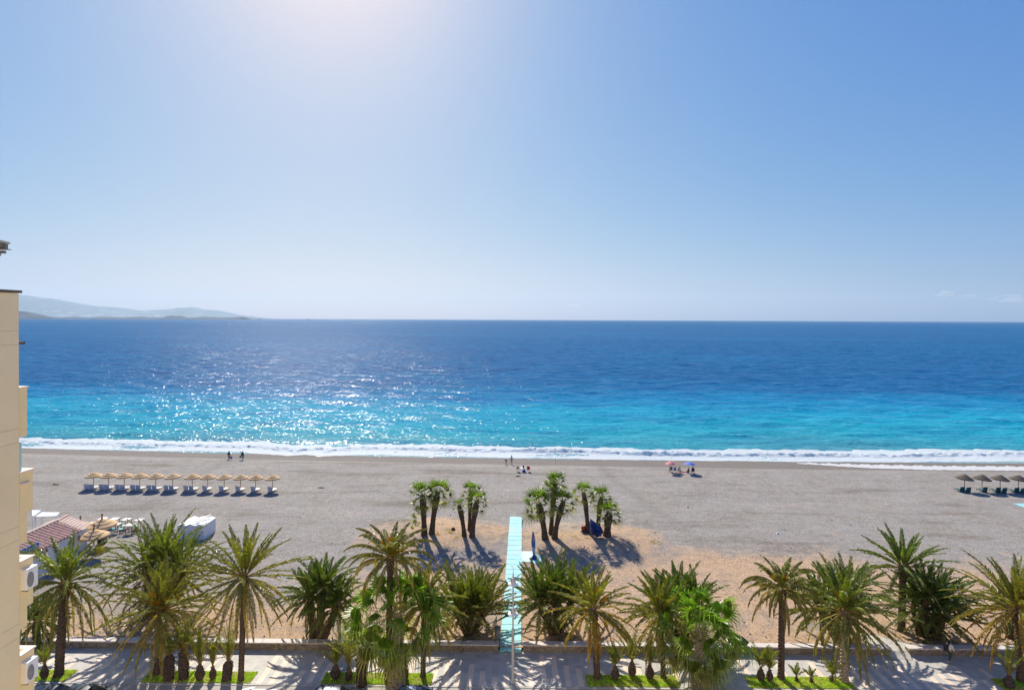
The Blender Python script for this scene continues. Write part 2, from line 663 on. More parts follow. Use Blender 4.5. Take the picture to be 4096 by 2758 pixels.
def leaf_mat(name, rough=0.42, trans=0.34, gain=(1.7, 1.75, 0.6)):
    m, nt, b = new_mat(name)
    at = nt.nodes.new('ShaderNodeAttribute')
    at.attribute_name = 'tint'
    nz = tex_noise(nt, 2.2, 4, 0.6)
    c = mix(nt, at.outputs['Color'], ramp(nt, nz.outputs[0], [(0.3, (0.72, 0.74, 0.7)), (0.7, (1.25, 1.22, 1.15))]), 1.0, 'MULTIPLY')
    c = mix(nt, c, (2.1, 1.86, 1.6, 1), 1.0, 'MULTIPLY')
    nt.links.new(c, b.inputs['Base Color'])
    b.inputs['Roughness'].default_value = rough
    b.inputs['Specular IOR Level'].default_value = 0.5
    tr = nt.nodes.new('ShaderNodeBsdfTranslucent')
    nt.links.new(mix(nt, c, (*gain, 1), 1.0, 'MULTIPLY'), tr.inputs[0])
    mx = nt.nodes.new('ShaderNodeMixShader')
    mx.inputs[0].default_value = trans
    nt.links.new(b.outputs[0], mx.inputs[1])
    nt.links.new(tr.outputs[0], mx.inputs[2])
    nt.links.new(mx.outputs[0], nt.nodes['Material Output'].inputs[0])
    return m


FROND = leaf_mat('palm_frond')
FAN = leaf_mat('fan_leaf', 0.45, 0.38, (1.5, 1.75, 0.45))


def bark_mat(name, dark, lite, sc):
    m, nt, b = new_mat(name)
    v = nt.nodes.new('ShaderNodeTexVoronoi')
    v.inputs['Scale'].default_value = sc
    nt.links.new(scaled(nt, coords(nt), (1, 1, 1.6)), v.inputs['Vector'])
    n = tex_noise(nt, 9, 5, 0.7)
    f = math_n(nt, 'ADD', math_n(nt, 'MULTIPLY', v.outputs['Distance'], 0.9), math_n(nt, 'MULTIPLY', n.outputs[0], 0.5))
    nt.links.new(ramp(nt, f, [(0.25, dark), (0.85, lite)]), b.inputs['Base Color'])
    b.inputs['Roughness'].default_value = 0.9
    b.inputs['Specular IOR Level'].default_value = 0.15
    bump(nt, b, v.outputs['Distance'], 0.8, 0.05)
    return m


BARK = bark_mat('palm_bark', (0.03, 0.02, 0.016), (0.145, 0.10, 0.075), 7)
BARK2 = bark_mat('palm_bark_pale', (0.12, 0.085, 0.06), (0.42, 0.34, 0.26), 6)
BARK3 = bark_mat('shaggy_bark', (0.028, 0.02, 0.015), (0.15, 0.105, 0.07), 9)
FLOWER = plain('palm_flower', (0.55, 0.34, 0.02), 0.6, 0.3, 20)
FIBRE = plain('fibre_husk', (0.14, 0.085, 0.045), 0.9, 0.45, 14, 0.6)


def finish_leaf(name, V, T, Cl, mat, parent, loc=(0, 0, 0)):
    o = mesh_np(name, V, T, mat, parent, smooth=False)
    a = o.data.color_attributes.new('tint', 'FLOAT_COLOR', 'POINT')
    rgba = np.ones((len(V), 4), np.float32)
    rgba[:, :3] = Cl
    a.data.foreach_set('color', rgba.ravel())
    o.location = loc
    return o


def nrm(a):
    return a / np.maximum(np.linalg.norm(a, axis=-1, keepdims=True), 1e-9)


GREEN = np.array([[0.070, 0.105, 0.012], [0.088, 0.105, 0.024], [0.125, 0.12, 0.045]])
OLIVE = np.array([[0.080, 0.098, 0.014], [0.115, 0.112, 0.032], [0.18, 0.155, 0.07]])
DEEP = np.array([[0.045, 0.08, 0.014], [0.058, 0.083, 0.02], [0.08, 0.09, 0.032]])
GOLD = np.array([[0.09, 0.11, 0.014], [0.13, 0.12, 0.022], [0.22, 0.145, 0.03]])


def pinnate(seed, n, L, e0, e1, droop, tint, M=52, lw=0.05, ll=0.42, base=0.16, power=1.0, spread=None, vee=0.45, hangl=0.22):
    """Fronds of a feather palm round the origin: rachis plus leaflets."""
    r = np.random.default_rng(seed)
    V, T, Cc = [], [], []
    nv = 0
    N = 11
    s = np.linspace(0, 1, N)
    az0 = r.uniform(0, 6.28)
    for i in range(n):
        t = (i + 0.5) / n
        az = az0 + i * 2.39996 + r.normal(0, 0.18)
        if spread is not None:
            az = spread[0] + (az % 6.283 - 3.1416) * spread[1]
        el = R(e0 + (e1 - e0) * t ** power + r.normal(0, 6))
        ln = L * r.uniform(0.86, 1.1) * (0.72 + 0.28 * min(1, t * 3.5))
        dr = droop * r.uniform(0.75, 1.25) * (0.45 + 0.55 * math.cos(max(el, -0.4)) if el > 0 else 0.9)
        tw = r.normal(0, 0.22)
        elv = el - dr * s ** 1.45
        elv = np.maximum(elv, R(-86))
        aza = az + tw * s
        dirs = np.stack([np.cos(elv) * np.cos(aza), np.cos(elv) * np.sin(aza), np.sin(elv)], -1)
        P = np.zeros((N, 3))
        P[0] = (base * math.cos(az), base * math.sin(az), 0.5 * base * math.sin(el) - 0.55 * base * t * 2)
        P[1:] = P[0] + np.cumsum(dirs[:-1], 0) * (ln / (N - 1))
        col = tint[0] * (1 - t) * 1.0 + tint[1] * t if t < 0.62 else tint[1] * (1 - t) / 0.38 + tint[2] * (t - 0.62) / 0.38
        col = col * r.uniform(0.82, 1.2)
        # rachis: three-sided
        side = nrm(np.stack([-np.sin(aza), np.cos(aza), np.zeros(N)], -1))
        up = nrm(np.cross(side, dirs))
        up = np.where(up[:, 2:3] < -0.2, -up, up) if False else np.cross(dirs, side)
        up = nrm(up)
        rad = (0.034 * (1 - s) + 0.008)[:, None] * (L / 3.5) ** 0.5
        ring = np.stack([P + side * rad, P - side * rad, P + up * rad * 1.2], 1).reshape(-1, 3)
        V.append(ring)
        Cc.append(np.tile(np.array([[0.20, 0.17, 0.05]]) * (0.7 + 0.3 * t), (N * 3, 1)))
        k = np.arange(N - 1)
        for a, b in ((0, 1), (1, 2), (2, 0)):
            A, B, C2, D2 = nv + k * 3 + a, nv + k * 3 + b, nv + k * 3 + 3 + b, nv + k * 3 + 3 + a
            T.append(np.stack([A, B, C2], -1))
            T.append(np.stack([A, C2, D2], -1))
        nv += N * 3
        # leaflets
        sl = np.linspace(0.13, 0.995, M) + r.normal(0, 0.004, M)
        sl = np.clip(sl, 0, 1)
        for sg in (-1, 1):
            Pl = np.stack([np.interp(sl, s, P[:, j]) for j in range(3)], -1)
            dl = nrm(np.stack([np.interp(sl, s, dirs[:, j]) for j in range(3)], -1))
            sd = nrm(np.stack([np.interp(sl, s, side[:, j]) for j in range(3)], -1))
            u = nrm(np.cross(dl, sd))
            u = np.where((u[:, 2:3] < 0) & (np.abs(dl[:, 2:3]) < 0.95), u, u)
            lenp = ll * np.interp(sl, [0.1, 0.3, 0.6, 0.9, 1.0], [0.5, 1.0, 1.0, 0.62, 0.35]) * r.uniform(0.8, 1.15, M)
            fw = np.interp(sl, [0.1, 0.6, 1.0], [0.9, 1.3, 2.2])
            vv = vee + r.normal(0, 0.28, M)
            d = nrm(dl * fw[:, None] + sd * sg - u * 0 + u * (-vv[:, None]) * -1.0)
            d = nrm(d + np.array([0, 0, -hangl]))
            tip = Pl + d * lenp[:, None]
            hw = (dl * 0.6 + u * r.normal(0, 0.5, M)[:, None])
            hw = nrm(hw) * (lw * 0.5)
            mid = Pl + d * (lenp * 0.45)[:, None]
            V.append(np.stack([Pl - hw * 0.5, mid + hw, tip, mid - hw], 1).reshape(-1, 3))
            cc = col[None] * r.uniform(0.85, 1.15, (M, 1))
            Cc.append(np.repeat(cc, 4, 0))
            q = nv + np.arange(M) * 4
            T.append(np.stack([q, q + 1, q + 2], -1))
            T.append(np.stack([q, q + 2, q + 3], -1))
            nv += M * 4
    return np.concatenate(V), np.concatenate(T), np.concatenate(Cc)


def fans(seed, n, pet, RAD, e0, e1, tint, K=30, droop=0.5, base=0.12, split=0.6, power=1.0, hang=0.9, span=2.25, pleat_k=0.022, cup=0.22, rollv=0.3):
    """Leaves of a fan palm: stalk, pleated blade, split drooping tips."""
    r = np.random.default_rng(seed)
    V, T, Cc = [], [], []
    nv = 0
    az0 = r.uniform(0, 6.28)
    for i in range(n):
        t = (i + 0.5) / n
        az = az0 + i * 2.39996 + r.normal(0, 0.2)
        el = R(e0 + (e1 - e0) * t ** power + r.normal(0, 7))
        pl = pet * r.uniform(0.8, 1.15) * (0.65 + 0.35 * min(1, 3 * t))
        dr = droop * r.uniform(0.6, 1.3)
        N = 6
        s = np.linspace(0, 1, N)
        elv = np.maximum(el - dr * 0.8 * s ** 1.5, R(-88))
        dirs = np.stack([np.cos(elv) * math.cos(az), np.cos(elv) * math.sin(az), np.sin(elv)], -1)
        P = np.zeros((N, 3))
        P[0] = (base * math.cos(az), base * math.sin(az), -base * t * 2.2)
        P[1:] = P[0] + np.cumsum(dirs[:-1], 0) * (pl / (N - 1))
        side = np.array([-math.sin(az), math.cos(az), 0])
        up = nrm(np.cross(dirs, side[None]))
        rad = (0.03 * (1 - s) + 0.014)[:, None]
        V.append(np.stack([P + side * rad, P - side * rad, P + up * rad], 1).reshape(-1, 3))
        Cc.append(np.tile(np.array([[0.19, 0.2, 0.06]]), (N * 3, 1)))
        k = np.arange(N - 1)
        for a, b in ((0, 1), (1, 2), (2, 0)):
            T.append(np.stack([nv + k * 3 + a, nv + k * 3 + b, nv + k * 3 + 3 + b], -1))
            T.append(np.stack([nv + k * 3 + a, nv + k * 3 + 3 + b, nv + k * 3 + 3 + a], -1))
        nv += N * 3
        col = (tint[0] * (1 - t) + tint[1] * t if t < 0.6 else tint[1] * (1 - t) / 0.4 + tint[2] * (t - 0.6) / 0.4) * r.uniform(0.8, 1.22)
        hub = P[-1]
        e2 = elv[-1] - 0.25 * dr
        fdir = np.array([math.cos(e2) * math.cos(az), math.cos(e2) * math.sin(az), math.sin(e2)])
        fu = nrm(np.cross(fdir, side))
        roll = r.normal(0, rollv)
        sd = side * math.cos(roll) + fu * math.sin(roll)
        fu = nrm(np.cross(fdir, sd))
        R0 = RAD * r.uniform(0.85, 1.12)
        a = np.linspace(-span, span, 2 * K + 1)
        odd = (np.arange(2 * K + 1) % 2)
        base_dir = fdir[None] * np.cos(a)[:, None] + sd[None] * np.sin(a)[:, None]
        rr = R0 * (0.82 + 0.18 * np.cos(a * 0.7))
        pleat = (odd * 2 - 1) * pleat_k * RAD
        lift = fu[None] * (cup * (np.abs(np.sin(a / max(1.0, span / 1.57))) ** 1.2))[:, None]
        Lr = rr * split
        ring1 = hub + (base_dir + lift * 0.9) * (Lr * 0.5)[:, None] + fu[None] * (pleat * 0.5)[:, None]
        ring2 = hub + (base_dir + lift) * Lr[:, None] + fu[None] * pleat[:, None] + np.array([0, 0, -1]) * (0.10 * R0 * hang) * (Lr / R0)[:, None]
        nn = 2 * K + 1
        V.append(np.concatenate([hub[None], ring1, ring2]))
        cc = col[None] * r.uniform(0.92, 1.08, (1 + 2 * nn, 1))
        cc[1 + nn:] *= 1.0
        Cc.append(cc)
        q = np.arange(nn - 1)
        T.append(np.stack([np.full(nn - 1, nv), nv + 1 + q, nv + 2 + q], -1))
        T.append(np.stack([nv + 1 + q, nv + 1 + nn + q, nv + 2 + nn + q], -1))
        T.append(np.stack([nv + 1 + q, nv + 2 + nn + q, nv + 2 + q], -1))
        r2 = nv + 1 + nn
        nv += 1 + 2 * nn
        # free tips: two per pleat pair, bending down
        j = np.arange(0, nn - 2, 2)
        am = a[j + 1]
        tl = rr[j + 1] * (1 - split) * r.uniform(0.75, 1.2, len(j))
        bd = nrm(base_dir[j + 1] + lift[j + 1])
        d1 = nrm(bd + np.array([0, 0, -0.55 * hang]))
        d2 = nrm(bd * 0.5 + np.array([0, 0, -1.35 * hang]) + r.normal(0, 0.12, (len(j), 3)))
        c0 = ring2[j + 1]
        wv = nrm(ring2[j + 2] - ring2[j]) * (np.linalg.norm(ring2[j + 2] - ring2[j], axis=-1, keepdims=True) * (0.34 if hang < 0.6 else 0.22))
        m1 = c0 + d1 * (tl * 0.5)[:, None]
        e1_ = m1 + d2 * (tl * (0.55 + 0.3 * hang))[:, None]
        V.append(np.stack([ring2[j], ring2[j + 2], m1 - wv, m1 + wv, e1_], 1).reshape(-1, 3))
        ct = np.repeat(col[None] * r.uniform(0.95, 1.25, (len(j), 1)), 5, 0)
        Cc.append(ct)
        q = nv + np.arange(len(j)) * 5
        T.append(np.stack([q, q + 1, q + 3], -1))
        T.append(np.stack([q, q + 3, q + 2], -1))
        T.append(np.stack([q + 2, q + 3, q + 4], -1))
        nv += 5 * len(j)
    return np.concatenate(V), np.concatenate(T), np.concatenate(Cc)


def trunk_mesh(name, pts, prof, seed, mat, parent, n=14, step=0.13, rough=0.10, stubs=0, stub_len=0.12, stub_from=0.0):
    """A trunk along a curved line with overlapping leaf scars; optional dry stubs."""
    r = random.Random(seed)
    p0, p1, p2 = [Vector(q) for q in pts]
    ln = (p1 - p0).length + (p2 - p1).length
    N = max(5, int(ln / step))
    mb = MB()
    path, rad = [], []
    for i in range(N + 1):
        t = i / N
        path.append((1 - t) ** 2 * p0 + 2 * t * (1 - t) * p1 + t * t * p2)
        rad.append(np.interp(t, [q[0] for q in prof], [q[1] for q in prof]))
    path = [path[0] + Vector((0, 0, -0.25))] + path
    rad = [rad[0] * 1.05] + rad
    mb.tube(path, rad, n)
    k = 0
    vs = mb.v
    for i in range(len(path)):
        for a in range(n):
            q = Vector(vs[i * n + a])
            c = path[i]
            d = q - c
            sc = 1 + (rough if (i + a) % 2 else -rough * 0.6) + r.uniform(-rough, rough) * 0.5
            vs[i * n + a] = tuple(c + d * sc)
    for j in range(stubs):
        t = stub_from + (1 - stub_from) * (j + r.random()) / stubs
        i = min(len(path) - 2, max(1, int(t * (len(path) - 1))))
        a = r.uniform(0, 6.283)
        rr_ = rad[i]
        d = Vector((math.cos(a), math.sin(a), 0))
        c = path[i] + d * rr_ * 0.9
        tip = c + d * stub_len * r.uniform(0.6, 1.2) + Vector((0, 0, stub_len * r.uniform(0.2, 1.0)))
        sd = Vector((-d.y, d.x, 0)) * 0.055
        mb.add([c - sd, c + sd, c + Vector((0, 0, -0.09)), tip], [(0, 1, 3), (1, 2, 3), (2, 0, 3), (0, 2, 1)])
    return mb.build(name, mat, parent, smooth=False)


def flower_mesh(seed, n, ln, parent, loc):
    r = random.Random(seed)
    mb = MB()
    for i in range(n):
        a = r.uniform(0, 6.283)
        e = r.uniform(0.5, 1.2)
        d = Vector((math.cos(a) * math.cos(e), math.sin(a) * math.cos(e), math.sin(e)))
        p = d * 0.15
        q = p + d * ln * 0.7
        mb.tube([p, q], [0.025, 0.02], 5)
        for k in range(44):
            dd = (d + Vector((r.uniform(-.5, .5), r.uniform(-.5, .5), r.uniform(-.6, .35)))).normalized()
            b = p.lerp(q, r.uniform(0.65, 1))
            e2 = b + dd * ln * 0.45
            sd = dd.orthogonal().normalized() * 0.035
            mb.add([b - sd, b + sd, e2], [(0, 1, 2)])
    return mb.build('flower_stalks', FLOWER, parent, loc=loc)


PALM_N = [0]


def date_palm(label, base, crown, rpx, tw, n=48, e0=86, e1=-42, droop=0.8, tint=GREEN, flowers=0, boots=26, group=None, bow=0.0, M=88, lw=0.09, ll=0.37,
              mat=None, name='date_palm', power=1.0, pineapple=1.35, base_y=None, vee=0.45, hangl=0.22):
    PALM_N[0] += 1
    sd = PALM_N[0] * 17
    g = ground(*base) if base_y is None else Vector((at_y(base[0], base[1], base_y)))
    if base_y is not None:
        g.z = 0.0
    c = at_y(crown[0], crown[1], g.y)
    s = g.y / F
    t = thing(name, label, 'palm tree', g, 0, group)
    top = Vector((c.x - g.x, 0.0, c.z - g.z))
    rad = tw * s * 0.5
    L = rpx * s * 1.06
    h = top.length
    prof = [(0, rad * 1.22), (0.08, rad * 1.02), (max(0.2, 1 - 1.3 / h), rad * 0.94), (max(0.4, 1 - 0.55 / h), rad * pineapple), (1, rad * 1.05)]
    trunk_mesh('trunk', [(0, 0, 0), (top.x * (0.5 + bow), 0, top.z * 0.5), top], prof, sd, mat or BARK, t, stubs=boots, stub_from=max(0.0, 1 - 0.9 / h), stub_len=0.2)
    V, T, Cl = pinnate(sd, n, L, e0, e1, droop, tint, M=M, lw=lw, ll=min(ll, L * 0.16 + 0.05), base=rad * 0.9, power=power, vee=vee, hangl=hangl)
    finish_leaf('crown', V, T, Cl, FROND, t, top)
    if flowers:
        flower_mesh(sd, flowers, 1.25, t, top + Vector((0, 0, 0.1)))
    return t


def small_palm(label, base, tip_y, wid, bulb_w, bulb_h, n=11, group=None, tint=GREEN, x_tip=None):
    """A young palm: husky bulb of a trunk and a tuft of steep fronds."""
    PALM_N[0] += 1
    sd = PALM_N[0] * 17
    g = ground(*base)
    s = g.y / F
    t = thing('young_palm', label, 'young palm', g, 0, group)
    bh = bulb_h * s
    rb = bulb_w * s * 0.5
    dx = 0 if x_tip is None else (x_tip - base[0]) * s * 0.4
    top = Vector((dx, 0, bh))
    if bulb_h > 70:
        prof = [(0, rb * 0.95), (0.5, rb), (0.85, rb * 0.95), (1, rb * 0.5)]
    else:
        prof = [(0, rb * 0.5), (0.25, rb * 0.95), (0.45, rb), (0.75, rb * 0.55), (1, rb * 0.22)]
    trunk_mesh('trunk', [(0, 0, 0), (dx * 0.4, 0, bh * 0.5), top], prof, sd, BARK, t, n=12, step=0.07, rough=0.13, stubs=30, stub_len=0.10)
    L = (base[1] - bulb_h - tip_y) * s * 1.02
    e1 = 90 - math.degrees(math.atan2(wid * s, max(0.1, L * 0.75)))
    V, T, Cl = pinnate(sd, n, L, 87, e1, 0.55, tint, M=46, lw=0.045, ll=min(0.32, 0.28 * L), base=rb * 0.22, vee=0.5)
    finish_leaf('crown', V, T, Cl, FROND, t, top)
    return t


def clump(label, base, crowns, rpx, n=34, e0=86, e1=5, droop=0.6, tint=DEEP, tw=24, group=None, suckers=10, name='date_palm_clump', flowers=0):
    """Several stems from one root, each with its own head of fronds."""
    PALM_N[0] += 1
    sd = PALM_N[0] * 17
    g = ground(*base)
    s = g.y / F
    t = thing(name, label, 'palm tree', g, 0, group)
    rr_ = random.Random(sd)
    for k, (cx, cy, bx) in enumerate(crowns):
        yy = g.y + (0.0 if k == 0 else rr_.uniform(-0.6, 0.9))
        c = at_y(cx, cy, yy)
        top = Vector((c.x - g.x, yy - g.y, c.z - g.z))
        b = Vector((bx * s, (yy - g.y) * 0.6, 0))
        rad = tw * s * 0.5
        trunk_mesh('trunk', [b, (b + top) / 2 + Vector((b.x * 0.25, 0, 0)), top], [(0, rad * 1.3), (0.3, rad), (0.8, rad * 1.05), (1, rad * 0.9)], sd + k, BARK3, t, stubs=40, stub_len=0.22, stub_from=0.25)
        V, T, Cl = pinnate(sd + k * 7, n, rpx * s * 1.05, e0, e1, droop, tint, M=80, lw=0.09, ll=0.37, base=rad * 0.9)
        finish_leaf('crown', V, T, Cl, FROND, t, top)
        if flowers:
            flower_mesh(sd, flowers, 0.6, t, top)
    if suckers:
        V, T, Cl = pinnate(sd + 91, suckers, rpx * s * 0.62, 68, 8, 0.6, tint * 0.9, M=40, lw=0.05, ll=0.32, base=0.45)
        finish_leaf('sucker_shoots', V, T, Cl, FROND, t, (0, 0, 0.1))
    return t


def washingtonia(label, base_y, bx, crown, rpx, tw, n=30, group=None):
    PALM_N[0] += 1
    sd = PALM_N[0] * 17
    g = at_y(bx, 2758, base_y)
    g.z = -0.12
    c = at_y(crown[0], crown[1], base_y)
    s = base_y / F
    t = thing('fan_palm', label, 'palm tree', g, 0, group)
    top = Vector((c.x - g.x, 0, c.z - g.z))
    rad = tw * s * 0.5
    trunk_mesh('trunk', [(0, 0, 0), (top.x * 0.45, 0, top.z * 0.5), top], [(0, rad * 1.35), (0.2, rad * 1.05), (0.55, rad * 0.92), (0.8, rad * 0.72), (1, rad * 0.6)], sd, BARK2, t, n=16, step=0.11, rough=0.09, stubs=150, stub_len=0.15, stub_from=0.1)
    RAD = rpx * s * 0.52
    ft = np.array([[0.085, 0.16, 0.012], [0.078, 0.115, 0.028], [0.15, 0.145, 0.06]])
    V, T, Cl = fans(sd, n + 20, rpx * s * 0.60, RAD, 89, -50, ft, K=15, droop=0.8, base=rad * 0.6, split=0.33, hang=0.85, span=1.55, pleat_k=0.08, cup=-0.55, rollv=0.65)
    finish_leaf('crown', V, T, Cl, FAN, t, top)
    return t


def beach_fan(label, base, crown, rpx, tw, n=26, group=None, low=None):
    PALM_N[0] += 1
    sd = PALM_N[0] * 17
    g = ground(*base)
    c = at_y(crown[0], crown[1] + rpx * 0.25, g.y)
    s = g.y / F
    t = thing('beach_fan_palm', label, 'palm tree', g, 0, group)
    top = Vector((c.x - g.x, 0, c.z - g.z))
    rad = tw * s * 0.42
    trunk_mesh('trunk', [(0, 0, 0), (top.x * 0.25, 0, top.z * 0.5), top], [(0, rad * 1.15), (0.25, rad * 0.85), (0.5, rad * 0.85), (0.62, rad * 1.08), (0.85, rad * 1.1), (1, rad * 0.6)], sd, BARK3, t, n=12, step=0.13, rough=0.14, stubs=130, stub_len=0.13, stub_from=0.42)
    RAD = rpx * s * 0.60
    ft = np.array([[0.058, 0.10, 0.014], [0.075, 0.10, 0.03], [0.17, 0.165, 0.085]])
    V, T, Cl = fans(sd, n, rpx * s * 0.52, RAD, 88, -42, ft, K=8, droop=0.3, base=rad * 0.5, split=0.27, hang=0.18, span=1.5, pleat_k=0.07, cup=0.1, rollv=0.5)
    finish_leaf('crown', V, T, Cl, FAN, t, top)
    if low:
        for (lx, ly, lr) in low:
            c2 = at_y(lx, ly, g.y - 0.25)
            V, T, Cl = fans(sd + 3, 11, lr * s * 0.6, lr * s * 0.55, 80, -10, ft, K=11, droop=0.3, base=0.1, split=0.45, hang=0.3)
            finish_leaf('side_shoot', V, T, Cl, FAN, t, (c2.x - g.x, -0.25, c2.z - g.z))
    return t


GA, GB, GC, GD = 'date palms planted along the promenade', 'young palms in the grass beds', 'date palms growing on the beach behind the wall', 'fan palms on the sandy mounds'

# promenade palms
date_palm('date palm with a thick leaning trunk beside the beige apartment building', (235, 2700), (262, 2325), 232, 31, n=56, e1=-62, droop=1.35, tint=GREEN * 1.02, hangl=0.55, group=GA, bow=-0.12, boots=40)
date_palm('broad grey-green date palm with yellow flowers, in the grass among five young palms', (627, 2694), (651, 2432), 232, 25, n=66, e1=-52, droop=0.85, tint=OLIVE * 0.95, flowers=9, group=GA)
date_palm('tall slim date palm with a wide spoked crown at the corner of a grass bed', (963, 2720), (978, 2302), 232, 21, n=58, e1=-66, droop=0.55, tint=OLIVE, group=GA, pineapple=1.75, power=0.9)
date_palm('date palm with arching drooping fronds and yellow flowers, half behind a big fan palm', (1552, 2722), (1562, 2228), 200, 24, n=38, e0=84, e1=-18, droop=1.85, tint=OLIVE, flowers=9, group=GA, power=0.85, hangl=0.7, vee=0.2)
date_palm('date palm with a thin dark trunk just beyond the fan palm with shiny leaves', (1692, 2704), (1696, 2410), 178, 20, n=46, e1=-50, droop=0.9, tint=OLIVE * 1.08, group=GA)
date_palm('date palm with golden lower fronds and a bare dark trunk', (2390, 2710), (2370, 2430), 178, 24, n=42, e1=-55, droop=0.75, tint=GOLD, flowers=4, group=GA, pineapple=1.7)
date_palm('slender date palm partly hidden behind a broad glossy fan palm', (2654, 2708), (2640, 2455), 165, 19, n=42, e1=-50, droop=0.75, tint=OLIVE, group=GA)
date_palm('tall date palm with thin arching fronds standing clear against the sand', (3124, 2712), (3128, 2348), 160, 24, n=40, e0=84, e1=-26, droop=1.75, tint=OLIVE * 0.95, flowers=3, group=GA, power=0.85, boots=30, hangl=0.6, vee=0.25)
date_palm('full date palm with a rough scaly trunk at the end of a grass bed', (3376, 2722), (3378, 2440), 225, 30, n=66, e1=-46, droop=1.05, tint=GREEN * 1.02, hangl=0.45, flowers=5, group=GA, mat=BARK2, boots=70)
date_palm('date palm with a golden heart cut by the edge of the picture', (4084, 2722), (4072, 2430), 240, 27, n=60, e1=-45, droop=0.85, tint=GOLD * 0.9, flowers=8, group=GA)

# young palms
small_palm('small young palm in the grass beside the air conditioners of the apartment building', (178, 2712), 2580, 48, 30, 62, 10, GB)
small_palm('young palm with a thick stump of a trunk next to the broad grey-green date palm', (676, 2716), 2520, 85, 40, 100, 14, GB)
small_palm('largest young palm of the bed, with a stout rough trunk and wide fronds', (735, 2712), 2440, 150, 38, 120, 24, GB)
small_palm('young palm with a bulbous base between the stout one and the thin one', (799, 2718), 2500, 75, 36, 70, 14, GB)
small_palm('thin young palm with the smallest bulb of its bed', (851, 2714), 2545, 38, 27, 55, 9, GB)
small_palm('young palm with an upright tuft right beside the tall slim date palm', (906, 2718), 2470, 62, 37, 80, 13, GB, x_tip=930)
small_palm('young palm with a bushy husk at the end of the bed beside the striped paving', (1342, 2714), 2560, 55, 38, 62, 11, GB)
small_palm('young palm with a narrow husk next to a thick stumpy one', (1395, 2720), 2500, 82, 30, 62, 13, GB)
small_palm('thickest stumpy young palm, its trunk like a column, before the big fan palm', (1446, 2738), 2470, 150, 42, 132, 24, GB)
small_palm('young palm almost hidden between the fan palm and the thin dark trunk', (1622, 2716), 2600, 40, 26, 60, 9, GB)
small_palm('young palm with a round husk nearest the golden date palm', (2459, 2714), 2575, 52, 34, 58, 11, GB)
small_palm('young palm with a barrel trunk in the middle of the bright green bed', (2528, 2702), 2520, 90, 32, 66, 15, GB)
small_palm('upright young palm beside the slender date palm trunk', (2598, 2712), 2555, 55, 36, 60, 12, GB)
small_palm('taller of two young palms side by side on the grass', (3043, 2720), 2575, 62, 30, 55, 12, GB)
small_palm('shorter of two young palms side by side, close to a dark trunk', (3078, 2722), 2590, 50, 26, 50, 10, GB)
small_palm('tiny palm seedling nearest the tall arching date palm', (3186, 2722), 2655, 32, 14, 20, 6, GB)
small_palm('tiny palm seedling with spread fronds in the middle of the grass', (3245, 2726), 2668, 36, 14, 20, 6, GB)
small_palm('slim palm seedling beside the rough scaly trunk', (3324, 2724), 2630, 34, 16, 26, 7, GB, x_tip=3340)
small_palm('young palm with long loose fronds and a brown husk near the walking person', (4036, 2750), 2560, 75, 40, 55, 12, GB)

# big fan palms by the kerb
washingtonia('big fan palm with a pale scaly trunk and one bright green upright leaf', 43.6, 1586, (1590, 2440), 225, 50, 26, 'large fan palms at the kerb')
washingtonia('big fan palm with a dense round crown beside the slender date palm', 43.6, 2797, (2802, 2500), 205, 56, 30, 'large fan palms at the kerb')

# beach-side palms
clump('large many-stemmed palm clump beside the white beach lockers', (600, 2462), [(655, 2240, 8), (590, 2290, -10), (720, 2300, 14)], 205, n=50, e1=-28, droop=0.7, tint=GREEN, group=GC, suckers=24)
date_palm('low dense date palm squeezed against the apartment building', (140, 2580), (150, 2478), 120, 24, n=40, e1=-45, droop=0.9, tint=DEEP, group=GC, name='date_palm')
clump('palm clump with two dark trunks seen through a gap', (1262, 2556), [(1292, 2350, 14), (1240, 2378, -14), (1345, 2420, 30)], 142, n=46, e1=-35, droop=0.75, tint=DEEP * 1.15, group=GC, suckers=0)
clump('dense upright palm clump next to the grey litter bin', (1885, 2535), [(1880, 2440, -6), (1930, 2450, 10), (1832, 2455, -14)], 190, n=40, e0=88, e1=6, droop=0.42, tint=GREEN * 0.85, group=GC, suckers=24)
clump('dense dark palm clump on the far side of the blue boardwalk from the litter bin', (2225, 2530), [(2222, 2375, 0), (2285, 2400, 14), (2160, 2410, -14)], 168, n=44, e1=-18, droop=0.55, tint=DEEP * 1.05, group=GC, suckers=26)
clump('palm clump rising behind the glossy fan palm', (2715, 2555), [(2712, 2400, 0), (2770, 2425, 16), (2655, 2425, -14)], 150, n=40, e1=-10, droop=0.55, tint=DEEP * 1.15, group=GC)
clump('dark palm clump behind the full date palm with the scaly trunk', (3372, 2562), [(3330, 2385, -12), (3400, 2375, 10), (3280, 2430, -20)], 150, n=42, e1=-30, droop=0.7, tint=DEEP, group=GC)
date_palm('date palm with straight dark fronds standing alone beyond the wall', (3606, 2520), (3612, 2262), 160, 25, n=38, e0=84, e1=-18, droop=0.6, tint=DEEP * 1.15, group=GC, name='date_palm', mat=BARK3, boots=60)
clump('bushy blue-green palm clump leaning over the gap in the wall', (3705, 2545), [(3700, 2385, 0), (3760, 2400, 18), (3660, 2430, -12), (3770, 2460, 30)], 155, n=36, e1=-20, droop=0.7, tint=DEEP * np.array([0.9, 1.0, 1.3]), group=GC, suckers=30)
clump('palm clump mostly hidden behind the golden-hearted date palm', (4040, 2550), [(4035, 2420, 0), (4075, 2440, 16)], 120, n=28, e1=-20, droop=0.8, tint=DEEP, group=GC)

